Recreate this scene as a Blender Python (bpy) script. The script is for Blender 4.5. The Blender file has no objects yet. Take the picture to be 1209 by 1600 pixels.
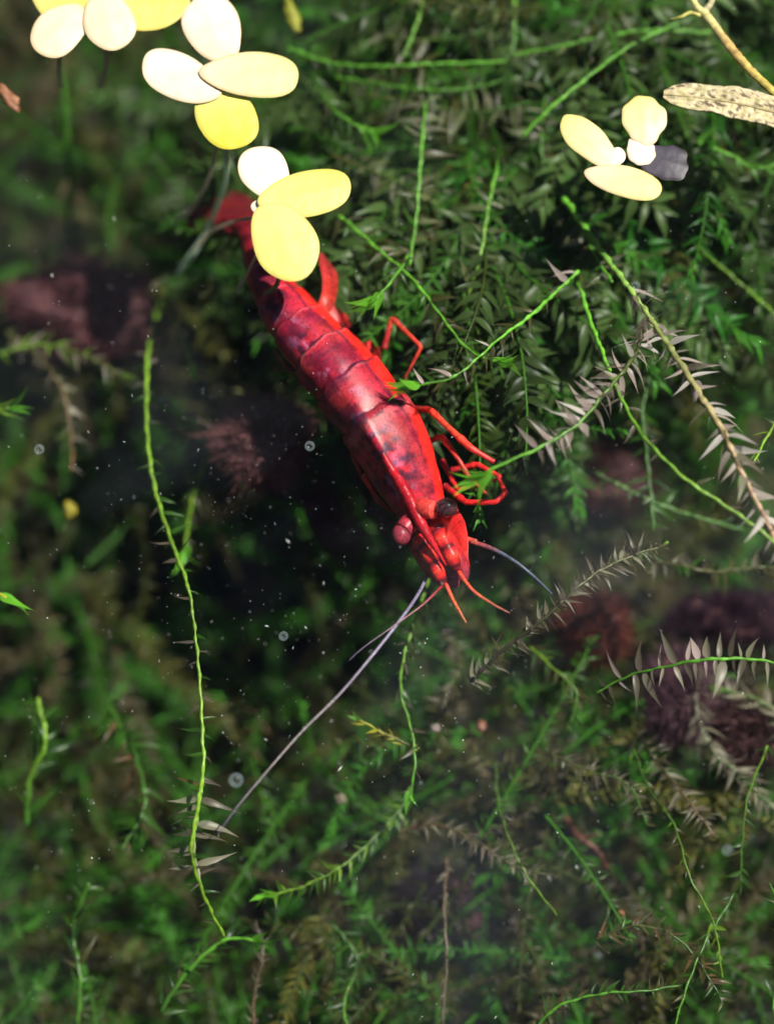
import bpy, math, random
import numpy as np
from mathutils import Vector, Matrix

# ------------------------------------------------------------------ camera, sky, sun, exposure
# 1 unit = 1 cm.  The water's surface is z = 0.
scene = bpy.context.scene
scene.unit_settings.system = 'METRIC'
scene.unit_settings.scale_length = 0.01
W, H = 1209.0, 1600.0
DIST, PXCM = 20.0, 300.0
FPX = DIST * PXCM
TILT = math.radians(18)
CEN = Vector((0, 0, -0.6))
FWD = Vector((0, math.sin(TILT), -math.cos(TILT)))
UPV = Vector((0, math.cos(TILT), math.sin(TILT)))
RGT = Vector((1, 0, 0))
CAM = CEN - FWD * DIST

cd = bpy.data.cameras.new('camera')
cam = bpy.data.objects.new('camera', cd)
scene.collection.objects.link(cam)
cam.matrix_world = Matrix(((RGT.x, UPV.x, -FWD.x, CAM.x), (RGT.y, UPV.y, -FWD.y, CAM.y),
                           (RGT.z, UPV.z, -FWD.z, CAM.z), (0, 0, 0, 1)))
cd.sensor_fit = 'VERTICAL'
cd.sensor_height = 24
cd.lens = 24 * FPX / H
cd.clip_start, cd.clip_end = 0.5, 500
cd.dof.use_dof = True
cd.dof.focus_distance = DIST - 0.1
cd.dof.aperture_fstop = 0.11
scene.camera = cam

SUN_EL, SUN_AZ = math.radians(63), math.radians(62)      # azimuth clockwise from +Y
SUNDIR = Vector((math.sin(SUN_AZ) * math.cos(SUN_EL), math.cos(SUN_AZ) * math.cos(SUN_EL), math.sin(SUN_EL)))
world = bpy.data.worlds.new('World')
scene.world = world
world.use_nodes = True
wn = world.node_tree
sky = wn.nodes.new('ShaderNodeTexSky')
sky.sky_type = 'NISHITA'
sky.sun_disc = False
sky.sun_elevation = SUN_EL
sky.sun_rotation = SUN_AZ
wn.links.new(sky.outputs[0], wn.nodes['Background'].inputs[0])
wn.nodes['Background'].inputs[1].default_value = 0.05
sd = bpy.data.lights.new('sun', 'SUN')
sd.energy, sd.angle, sd.color = 5.0, math.radians(0.5), (1, 0.95, 0.86)
sun = bpy.data.objects.new('sun', sd)
scene.collection.objects.link(sun)
sun.rotation_euler = SUNDIR.to_track_quat('Z', 'Y').to_euler()
sun.location = SUNDIR * 60
vs = scene.view_settings
vs.view_transform, vs.look, vs.gamma, vs.use_curve_mapping = 'Standard', 'None', 1, False
vs.exposure = 1.0
scene.cycles.transparent_max_bounces = 24
scene.cycles.max_bounces = 4
scene.cycles.diffuse_bounces = 3
scene.cycles.use_light_tree = False
scene.cycles.adaptive_threshold = 0.03
scene.cycles.use_denoising = True

rng = np.random.default_rng(7)
random.seed(7)
COL = scene.collection.objects


# ------------------------------------------------------------------ helpers
def P(px, py, z):
    """the point at height z that the photograph shows at pixel px, py"""
    d = RGT * ((px - W / 2) / FPX) + UPV * ((H / 2 - py) / FPX) + FWD
    t = (z - CAM.z) / d.z
    return CAM + d * t


def curve(pts, n):
    """Catmull-Rom through pts (any dimension), n samples evenly spread in length"""
    p = np.array([list(q) for q in pts], float)
    if len(p) == 2:
        p = np.array([p[0], (p[0] + p[1]) / 2, p[1]])
    q = np.vstack([2 * p[0] - p[1], p, 2 * p[-1] - p[-2]])
    out = []
    for i in range(1, len(q) - 2):
        t = np.linspace(0, 1, 24, endpoint=False)[:, None]
        a, b, c, d = q[i - 1], q[i], q[i + 1], q[i + 2]
        out.append(0.5 * ((2 * b) + (-a + c) * t + (2 * a - 5 * b + 4 * c - d) * t ** 2 + (-a + 3 * b - 3 * c + d) * t ** 3))
    out = np.vstack(out + [p[-1:]])
    L = np.concatenate([[0], np.cumsum(np.linalg.norm(np.diff(out[:, :3], axis=0), axis=1))])
    s = np.linspace(0, L[-1], n)
    return np.stack([np.interp(s, L, out[:, k]) for k in range(out.shape[1])], 1), L[-1]


def frames(c, up=(0, 0, 1)):
    T = np.gradient(c, axis=0)
    T /= np.linalg.norm(T, axis=1)[:, None] + 1e-12
    S = np.cross(T, np.array(up, float))
    bad = np.linalg.norm(S, axis=1) < 1e-3
    S[bad] = (1, 0, 0)
    S /= np.linalg.norm(S, axis=1)[:, None]
    U = np.cross(S, T)
    return T, S, U


def tube(c, r, sides=6, off=0, flat=1.0):
    """closed tube along c with radii r -> verts, faces"""
    c = np.asarray(c, float)
    n = len(c)
    r = np.broadcast_to(np.asarray(r, float), (n,))
    T, S, U = frames(c)
    a = np.arange(sides) / sides * 2 * math.pi
    v = c[:, None] + r[:, None, None] * (np.cos(a)[None, :, None] * S[:, None] + flat * np.sin(a)[None, :, None] * U[:, None])
    v = np.vstack([v.reshape(-1, 3), c[:1], c[-1:]])
    f = []
    for i in range(n - 1):
        for j in range(sides):
            k = (j + 1) % sides
            f.append((off + i * sides + j, off + i * sides + k, off + (i + 1) * sides + k, off + (i + 1) * sides + j))
    for j in range(sides):
        k = (j + 1) % sides
        f.append((off + n * sides, off + k, off + j))
        f.append((off + n * sides + 1, off + (n - 1) * sides + j, off + (n - 1) * sides + k))
    return v, f


def mesh(name, v, f, mat, smooth=True, col=None):
    me = bpy.data.meshes.new(name)
    me.from_pydata(np.asarray(v).tolist() if not isinstance(v, list) else v, [], f)
    if smooth:
        me.polygons.foreach_set('use_smooth', [True] * len(me.polygons))
    if col is not None:
        at = me.attributes.new('Col', 'FLOAT_COLOR', 'POINT')
        c = np.ones((len(me.vertices), 4), np.float32)
        c[:, :3] = col
        at.data.foreach_set('color', c.ravel())
    me.materials.append(mat)
    me.update()
    return me


def big_mesh(name, v, tri_quads, mat, col):
    """fast build: tri_quads is a list of index arrays, (n,3) or (n,4)"""
    me = bpy.data.meshes.new(name)
    v = np.asarray(v, np.float32)
    me.vertices.add(len(v))
    me.vertices.foreach_set('co', v.ravel())
    loops = np.concatenate([q.ravel() for q in tri_quads]).astype(np.int32)
    sizes = np.concatenate([np.full(len(q), q.shape[1]) for q in tri_quads])
    me.loops.add(len(loops))
    me.loops.foreach_set('vertex_index', loops)
    me.polygons.add(len(sizes))
    me.polygons.foreach_set('loop_start', np.concatenate([[0], np.cumsum(sizes)[:-1]]).astype(np.int32))
    me.polygons.foreach_set('loop_total', sizes.astype(np.int32))
    me.polygons.foreach_set('use_smooth', np.ones(len(sizes), bool))
    at = me.attributes.new('Col', 'FLOAT_COLOR', 'POINT')
    c = np.ones((len(v), 4), np.float32)
    c[:, :3] = col
    at.data.foreach_set('color', c.ravel())
    me.materials.append(mat)
    me.update()
    me.validate()
    return me


def obj(name, me, parent=None, loc=None, **tags):
    o = bpy.data.objects.new(name, me)
    COL.link(o)
    if parent is not None:
        o.parent = parent
    if loc is not None:
        o.location = loc
    for k, x in tags.items():
        o[k] = x
    return o


def thing(name, label, cat, loc, group=None):
    o = obj(name, None, None, loc, label=label, category=cat)
    o.empty_display_size = 0.1
    if group:
        o['group'] = group
    return o


def rel(v, root):
    return np.asarray(v, float) - np.array(root.location)


class NoiseGrid:
    """smooth value noise"""
    def __init__(s, seed, n=64):
        s.g = np.random.default_rng(seed).random((n, n, n if n <= 32 else 1))
        s.n = n

    def __call__(s, x, y):
        n = s.n
        x = np.asarray(x, float) % n
        y = np.asarray(y, float) % n
        i, j = np.floor(x).astype(int), np.floor(y).astype(int)
        u, w = x - i, y - j
        u, w = u * u * (3 - 2 * u), w * w * (3 - 2 * w)
        g = s.g[:, :, 0]
        a, b = g[i % n, j % n], g[(i + 1) % n, j % n]
        c, d = g[i % n, (j + 1) % n], g[(i + 1) % n, (j + 1) % n]
        return (a * (1 - u) + b * u) * (1 - w) + (c * (1 - u) + d * u) * w

    def fbm(s, x, y, o=4):
        t, a, k = 0, 0.5, 1.0
        for i in range(o):
            t = t + a * s(np.asarray(x) * k + 17.3 * i, np.asarray(y) * k + 9.1 * i)
            a *= 0.5
            k *= 2.03
        return t


NG = NoiseGrid(3)


# ------------------------------------------------------------------ materials
def new_mat(name):
    m = bpy.data.materials.new(name)
    m.use_nodes = True
    nt = m.node_tree
    nt.nodes.clear()
    out = nt.nodes.new('ShaderNodeOutputMaterial')
    return m, nt, out


def N(nt, t, **kw):
    n = nt.nodes.new(t)
    for k, v in kw.items():
        setattr(n, k, v)
    return n


def leafy(name, source, trans=0.4, rough=0.45, spec=0.35, vary=0.35, scale=30.0, bump=0.0, thin=0.0):
    """leaf tissue: diffuse and gloss with light coming through; source = 'attr', 'object' or a colour"""
    m, nt, out = new_mat(name)
    L = nt.links.new
    if source == 'attr':
        c = N(nt, 'ShaderNodeAttribute', attribute_name='Col').outputs['Color']
    elif source == 'object':
        c = N(nt, 'ShaderNodeObjectInfo').outputs['Color']
    else:
        r = N(nt, 'ShaderNodeRGB')
        r.outputs[0].default_value = (*source, 1)
        c = r.outputs[0]
    co = N(nt, 'ShaderNodeTexCoord').outputs['Object']
    no = N(nt, 'ShaderNodeTexNoise')
    no.inputs['Scale'].default_value = scale
    no.inputs['Detail'].default_value = 4
    L(co, no.inputs['Vector'])
    mr = N(nt, 'ShaderNodeMapRange')
    mr.inputs['From Min'].default_value, mr.inputs['From Max'].default_value = 0.3, 0.7
    mr.inputs['To Min'].default_value, mr.inputs['To Max'].default_value = 1 - vary, 1 + vary
    L(no.outputs['Fac'], mr.inputs['Value'])
    mx = N(nt, 'ShaderNodeMix', data_type='RGBA', blend_type='MULTIPLY')
    mx.inputs['Factor'].default_value = 1
    L(c, mx.inputs['A'])
    L(mr.outputs[0], mx.inputs['B'])
    c = mx.outputs['Result']
    p = N(nt, 'ShaderNodeBsdfPrincipled')
    L(c, p.inputs['Base Color'])
    p.inputs['Roughness'].default_value = rough
    p.inputs['Specular IOR Level'].default_value = spec
    if bump:
        b = N(nt, 'ShaderNodeBump')
        b.inputs['Strength'].default_value = bump
        b.inputs['Distance'].default_value = 0.01
        L(no.outputs['Fac'], b.inputs['Height'])
        L(b.outputs[0], p.inputs['Normal'])
    t = N(nt, 'ShaderNodeBsdfTranslucent')
    L(c, t.inputs['Color'])
    ms = N(nt, 'ShaderNodeMixShader')
    ms.inputs[0].default_value = trans
    L(p.outputs[0], ms.inputs[1])
    L(t.outputs[0], ms.inputs[2])
    res = ms.outputs[0]
    if thin:
        tr = N(nt, 'ShaderNodeBsdfTransparent')
        m2 = N(nt, 'ShaderNodeMixShader')
        m2.inputs[0].default_value = thin
        L(res, m2.inputs[1])
        L(tr.outputs[0], m2.inputs[2])
        res = m2.outputs[0]
    L(res, out.inputs[0])
    return m


def moss_tissue(name, source, trans, gloss, thin=0.0):
    m, nt, out = new_mat(name)
    L = nt.links.new
    if source == 'attr':
        c = N(nt, 'ShaderNodeAttribute', attribute_name='Col').outputs['Color']
    else:
        c = N(nt, 'ShaderNodeObjectInfo').outputs['Color']
    d = N(nt, 'ShaderNodeBsdfDiffuse')
    t = N(nt, 'ShaderNodeBsdfTranslucent')
    g = N(nt, 'ShaderNodeBsdfGlossy')
    g.inputs['Roughness'].default_value = 0.35
    L(c, d.inputs['Color'])
    L(c, t.inputs['Color'])
    m1, m2 = N(nt, 'ShaderNodeMixShader'), N(nt, 'ShaderNodeMixShader')
    m1.inputs[0].default_value, m2.inputs[0].default_value = trans, gloss
    L(d.outputs[0], m1.inputs[1])
    L(t.outputs[0], m1.inputs[2])
    L(m1.outputs[0], m2.inputs[1])
    L(g.outputs[0], m2.inputs[2])
    res = m2.outputs[0]
    if thin:
        tr = N(nt, 'ShaderNodeBsdfTransparent')
        m3 = N(nt, 'ShaderNodeMixShader')
        m3.inputs[0].default_value = thin
        L(res, m3.inputs[1])
        L(tr.outputs[0], m3.inputs[2])
        res = m3.outputs[0]
    L(res, out.inputs[0])
    return m


M = {}
M['moss_mass'] = moss_tissue('moss_mass', 'attr', 0.45, 0.008)
M['moss_leaf'] = moss_tissue('moss_leaf', 'object', 0.5, 0.015, 0.25)
M['moss_stem'] = moss_tissue('moss_stem', 'attr', 0.2, 0.025)
M['frond'] = leafy('frond', 'attr', 0.25, 0.45, 0.3, vary=0.1, scale=11, bump=0.5)
M['root'] = leafy('root', 'attr', 0.5, 0.4, 0.4, vary=0.2, thin=0.1)
M['dry_leaf'] = leafy('dry_leaf', 'attr', 0.15, 0.6, 0.2, vary=0.4, scale=34, bump=0.25)
M['fuzz'] = moss_tissue('fuzz', 'attr', 0.4, 0.0)
M['speck'] = leafy('speck', (0.75, 0.75, 0.72), 0.4, 0.5, 0.3, vary=0.1)
M['grain'] = leafy('grain', 'attr', 0.2, 0.5, 0.4, vary=0.3, scale=25, bump=0.4)


def soil_mat():
    m, nt, out = new_mat('dark_soil')
    L = nt.links.new
    co = N(nt, 'ShaderNodeTexCoord').outputs['Object']
    no = N(nt, 'ShaderNodeTexNoise')
    no.inputs['Scale'].default_value = 5
    no.inputs['Detail'].default_value = 8
    L(co, no.inputs['Vector'])
    r = N(nt, 'ShaderNodeValToRGB')
    r.color_ramp.elements[0].position, r.color_ramp.elements[1].position = 0.35, 0.75
    r.color_ramp.elements[0].color = (0.006, 0.006, 0.007, 1)
    r.color_ramp.elements[1].color = (0.022, 0.017, 0.013, 1)
    L(no.outputs['Fac'], r.inputs[0])
    p = N(nt, 'ShaderNodeBsdfPrincipled')
    p.inputs['Roughness'].default_value = 0.9
    L(r.outputs[0], p.inputs['Base Color'])
    b = N(nt, 'ShaderNodeBump')
    b.inputs['Strength'].default_value = 0.8
    b.inputs['Distance'].default_value = 0.1
    L(no.outputs['Fac'], b.inputs['Height'])
    L(b.outputs[0], p.inputs['Normal'])
    L(p.outputs[0], out.inputs[0])
    return m


def rock_mat():
    m, nt, out = new_mat('maroon_rock')
    L = nt.links.new
    co = N(nt, 'ShaderNodeTexCoord').outputs['Object']
    no = N(nt, 'ShaderNodeTexNoise')
    no.inputs['Scale'].default_value = 9
    no.inputs['Detail'].default_value = 8
    L(co, no.inputs['Vector'])
    r = N(nt, 'ShaderNodeValToRGB')
    r.color_ramp.elements[0].position, r.color_ramp.elements[1].position = 0.3, 0.72
    r.color_ramp.elements[0].color = (0.03, 0.011, 0.014, 1)
    r.color_ramp.elements[1].color = (0.12, 0.042, 0.045, 1)
    L(no.outputs['Fac'], r.inputs[0])
    p = N(nt, 'ShaderNodeBsdfPrincipled')
    p.inputs['Roughness'].default_value = 0.85
    L(r.outputs[0], p.inputs['Base Color'])
    b = N(nt, 'ShaderNodeBump')
    b.inputs['Strength'].default_value = 1
    b.inputs['Distance'].default_value = 0.06
    L(no.outputs['Fac'], b.inputs['Height'])
    L(b.outputs[0], p.inputs['Normal'])
    L(p.outputs[0], out.inputs[0])
    return m


def water_mat():
    """a still surface: clear straight through, with the sky mirrored in it by Fresnel"""
    m, nt, out = new_mat('water_surface')
    L = nt.links.new
    co = N(nt, 'ShaderNodeTexCoord').outputs['Object']
    no = N(nt, 'ShaderNodeTexNoise')
    no.inputs['Scale'].default_value = 1.3
    no.inputs['Detail'].default_value = 3
    L(co, no.inputs['Vector'])
    b = N(nt, 'ShaderNodeBump')
    b.inputs['Strength'].default_value = 0.25
    b.inputs['Distance'].default_value = 0.05
    L(no.outputs['Fac'], b.inputs['Height'])
    fr = N(nt, 'ShaderNodeFresnel')
    fr.inputs['IOR'].default_value = 1.22
    L(b.outputs[0], fr.inputs['Normal'])
    g = N(nt, 'ShaderNodeBsdfGlossy')
    g.inputs['Roughness'].default_value = 0.05
    L(b.outputs[0], g.inputs['Normal'])
    t = N(nt, 'ShaderNodeBsdfTransparent')
    t.inputs['Color'].default_value = (0.97, 0.99, 0.98, 1)
    mx = N(nt, 'ShaderNodeMixShader')
    L(fr.outputs[0], mx.inputs[0])
    L(t.outputs[0], mx.inputs[1])
    L(g.outputs[0], mx.inputs[2])
    # a thin dusty film in patches, its pale colour also painting in milky haze
    nf = N(nt, 'ShaderNodeTexNoise')
    nf.inputs['Scale'].default_value = 0.75
    nf.inputs['Detail'].default_value = 3
    nf.inputs['Distortion'].default_value = 0.6
    L(co, nf.inputs['Vector'])
    mr = N(nt, 'ShaderNodeMapRange')
    mr.inputs['From Min'].default_value, mr.inputs['From Max'].default_value = 0.52, 0.7
    mr.inputs['To Min'].default_value, mr.inputs['To Max'].default_value = 0.0, 0.007
    L(nf.outputs['Fac'], mr.inputs['Value'])
    total = mr.outputs[0]
    n4 = N(nt, 'ShaderNodeTexNoise')
    n4.inputs['Scale'].default_value = 2.2
    n4.inputs['Detail'].default_value = 4
    n4.inputs['Distortion'].default_value = 1.0
    L(co, n4.inputs['Vector'])
    for px, py, rad in ((760, 1370, 1.1), (930, 850, 0.75)):  # two blue-grey veils painted onto the surface in place of haze
        vd = N(nt, 'ShaderNodeVectorMath', operation='DISTANCE')
        vd.inputs[1].default_value = P(px, py, 0)
        L(co, vd.inputs[0])
        fall = N(nt, 'ShaderNodeMapRange', interpolation_type='SMOOTHSTEP')
        fall.inputs['From Min'].default_value, fall.inputs['From Max'].default_value = rad, 0.0
        fall.inputs['To Min'].default_value, fall.inputs['To Max'].default_value = 0.0, 0.016
        L(vd.outputs['Value'], fall.inputs['Value'])
        ma = N(nt, 'ShaderNodeMath', operation='MULTIPLY_ADD')
        L(fall.outputs[0], ma.inputs[0])
        L(n4.outputs['Fac'], ma.inputs[1])
        L(total, ma.inputs[2])
        total = ma.outputs[0]
    df = N(nt, 'ShaderNodeBsdfDiffuse')
    df.inputs['Color'].default_value = (0.62, 0.72, 0.82, 1)
    m2 = N(nt, 'ShaderNodeMixShader')
    L(total, m2.inputs[0])
    L(mx.outputs[0], m2.inputs[1])
    L(df.outputs[0], m2.inputs[2])
    L(m2.outputs[0], out.inputs[0])
    return m


def bubble_mat():
    m, nt, out = new_mat('air_bubble')
    L = nt.links.new
    lw = N(nt, 'ShaderNodeLayerWeight')
    lw.inputs['Blend'].default_value = 0.35
    pw = N(nt, 'ShaderNodeMath', operation='MULTIPLY_ADD')
    pw.inputs[1].default_value = 0.45
    pw.inputs[2].default_value = 0.0
    L(lw.outputs['Facing'], pw.inputs[0])
    g = N(nt, 'ShaderNodeBsdfGlossy')
    g.inputs['Roughness'].default_value = 0.12
    dd = N(nt, 'ShaderNodeBsdfDiffuse')
    dd.inputs['Color'].default_value = (0.3, 0.36, 0.4, 1)
    ad = N(nt, 'ShaderNodeAddShader')
    L(g.outputs[0], ad.inputs[0])
    L(dd.outputs[0], ad.inputs[1])
    t = N(nt, 'ShaderNodeBsdfTransparent')
    mx = N(nt, 'ShaderNodeMixShader')
    L(pw.outputs[0], mx.inputs[0])
    L(t.outputs[0], mx.inputs[1])
    L(ad.outputs[0], mx.inputs[2])
    L(mx.outputs[0], out.inputs[0])
    return m


def shell_mat(name, rough=0.34, sss=0.2, spec=0.17, vary=0.5, scale=14.0, alpha=0.0):
    m, nt, out = new_mat(name)
    L = nt.links.new
    c = N(nt, 'ShaderNodeAttribute', attribute_name='Col').outputs['Color']
    co = N(nt, 'ShaderNodeTexCoord').outputs['Object']
    no = N(nt, 'ShaderNodeTexNoise')
    no.inputs['Scale'].default_value = scale
    no.inputs['Detail'].default_value = 7
    no.inputs['Roughness'].default_value = 0.65
    L(co, no.inputs['Vector'])
    mr = N(nt, 'ShaderNodeMapRange')
    mr.inputs['From Min'].default_value, mr.inputs['From Max'].default_value = 0.32, 0.68
    mr.inputs['To Min'].default_value, mr.inputs['To Max'].default_value = 1 - vary, 1 + vary * 0.6
    L(no.outputs['Fac'], mr.inputs['Value'])
    mx = N(nt, 'ShaderNodeMix', data_type='RGBA', blend_type='MULTIPLY')
    mx.inputs['Factor'].default_value = 1
    L(c, mx.inputs['A'])
    L(mr.outputs[0], mx.inputs['B'])
    # fine pigment dots
    vo = N(nt, 'ShaderNodeTexVoronoi')
    vo.inputs['Scale'].default_value = 62
    L(co, vo.inputs['Vector'])
    dr = N(nt, 'ShaderNodeMapRange')
    dr.inputs['From Min'].default_value, dr.inputs['From Max'].default_value = 0.15, 0.5
    dr.inputs['To Min'].default_value, dr.inputs['To Max'].default_value = 0.72, 1.2
    L(vo.outputs['Distance'], dr.inputs['Value'])
    mx2 = N(nt, 'ShaderNodeMix', data_type='RGBA', blend_type='MULTIPLY')
    mx2.inputs['Factor'].default_value = 1
    L(mx.outputs['Result'], mx2.inputs['A'])
    L(dr.outputs[0], mx2.inputs['B'])
    mx = mx2
    fn = N(nt, 'ShaderNodeTexNoise')
    fn.inputs['Scale'].default_value = 130
    fn.inputs['Detail'].default_value = 3
    L(co, fn.inputs['Vector'])
    b = N(nt, 'ShaderNodeBump')
    b.inputs['Strength'].default_value = 0.2
    b.inputs['Distance'].default_value = 0.004
    L(fn.outputs['Fac'], b.inputs['Height'])
    p = N(nt, 'ShaderNodeBsdfPrincipled')
    L(mx.outputs['Result'], p.inputs['Base Color'])
    p.inputs['Roughness'].default_value = rough
    p.inputs['Specular IOR Level'].default_value = spec
    p.inputs['Subsurface Weight'].default_value = sss
    p.inputs['Subsurface Radius'].default_value = (0.08, 0.01, 0.01)
    p.inputs['Subsurface Scale'].default_value = 1.0
    L(b.outputs[0], p.inputs['Normal'])
    res = p.outputs[0]
    if alpha:
        tr = N(nt, 'ShaderNodeBsdfTransparent')
        m2 = N(nt, 'ShaderNodeMixShader')
        m2.inputs[0].default_value = alpha
        L(res, m2.inputs[1])
        L(tr.outputs[0], m2.inputs[2])
        res = m2.outputs[0]
    L(res, out.inputs[0])
    return m


M['soil'] = soil_mat()
M['rock'] = rock_mat()
M['water'] = water_mat()
M['bubble'] = bubble_mat()
M['shell'] = shell_mat('shrimp_shell')
M['limb'] = shell_mat('shrimp_limb', vary=0.35, scale=20, alpha=0.0)
M['fin'] = shell_mat('shrimp_fin', vary=0.4, scale=18, alpha=0.3)
M['eye'] = shell_mat('shrimp_eye', rough=0.12, sss=0, vary=0.2, spec=0.6)
M['antenna'] = shell_mat('shrimp_antenna', rough=0.3, sss=0, vary=0.3, alpha=0.1)

# ------------------------------------------------------------------ setting: bed, water, moss mass
DEEP = -4.2


def relief(px, py):
    """height of the moss over the bed, by place"""
    px, py = np.asarray(px, float), np.asarray(py, float)

    def g(cx, cy, sx, sy):
        return np.exp(-((px - cx) / sx) ** 2 - ((py - cy) / sy) ** 2)
    h = -2.4 + 0 * px
    h += 1.6 * g(800, 120, 340, 280)
    h += 1.0 * g(720, 420, 170, 140)
    h += 0.9 * g(1130, 130, 260, 200)
    h += 0.75 * g(850, 1120, 300, 260)
    h += 0.6 * g(1050, 1450, 300, 220)
    h += 0.5 * g(620, 1350, 220, 160)
    h -= 0.25 * g(200, 1300, 380, 380)
    h += 0.5 * g(160, 330, 220, 130)
    h -= 0.9 * g(420, 870, 190, 170)
    h -= 0.6 * g(1150, 460, 140, 150)
    h -= 0.5 * g(520, 780, 180, 160)
    h += 1.7 * (NG.fbm(px / 120, py / 120) - 0.5)
    return h


def build_bed():
    n = 120
    xs = np.linspace(-9, 9, n)
    ys = np.linspace(-10, 11, n)
    X, Y = np.meshgrid(xs, ys)
    Z = DEEP + 0.7 * (NG.fbm(X * 1.3 + 30, Y * 1.3 + 30) - 0.5)
    v = np.stack([X, Y, Z], -1).reshape(-1, 3)
    f = [(j * n + i, j * n + i + 1, (j + 1) * n + i + 1, (j + 1) * n + i) for j in range(n - 1) for i in range(n - 1)]
    obj('ground', mesh('ground', v, f, M['soil']), kind='structure', label='dark soil bed under the moss')


build_bed()


# leaf template: along +X, folded along its midrib, curving down (-Z); 11 verts
def leaf_template(wid=0.13, curl=0.25, fold=0.35):
    st = [(0.2, 0.85), (0.42, 1.0), (0.72, 0.5)]
    v = [(0, 0, 0)]
    for t, w in st:
        z = -curl * t * t
        v += [(t, w * wid, z + fold * w * wid), (t, 0, z), (t, -w * wid, z + fold * w * wid)]
    v.append((1, 0, -curl * 1.15))
    f3 = [(0, 2, 1), (0, 3, 2), (7, 8, 10), (8, 9, 10)]
    f4 = [(1, 2, 5, 4), (2, 3, 6, 5), (4, 5, 8, 7), (5, 6, 9, 8)]
    return np.array(v, float), f3, f4


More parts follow.
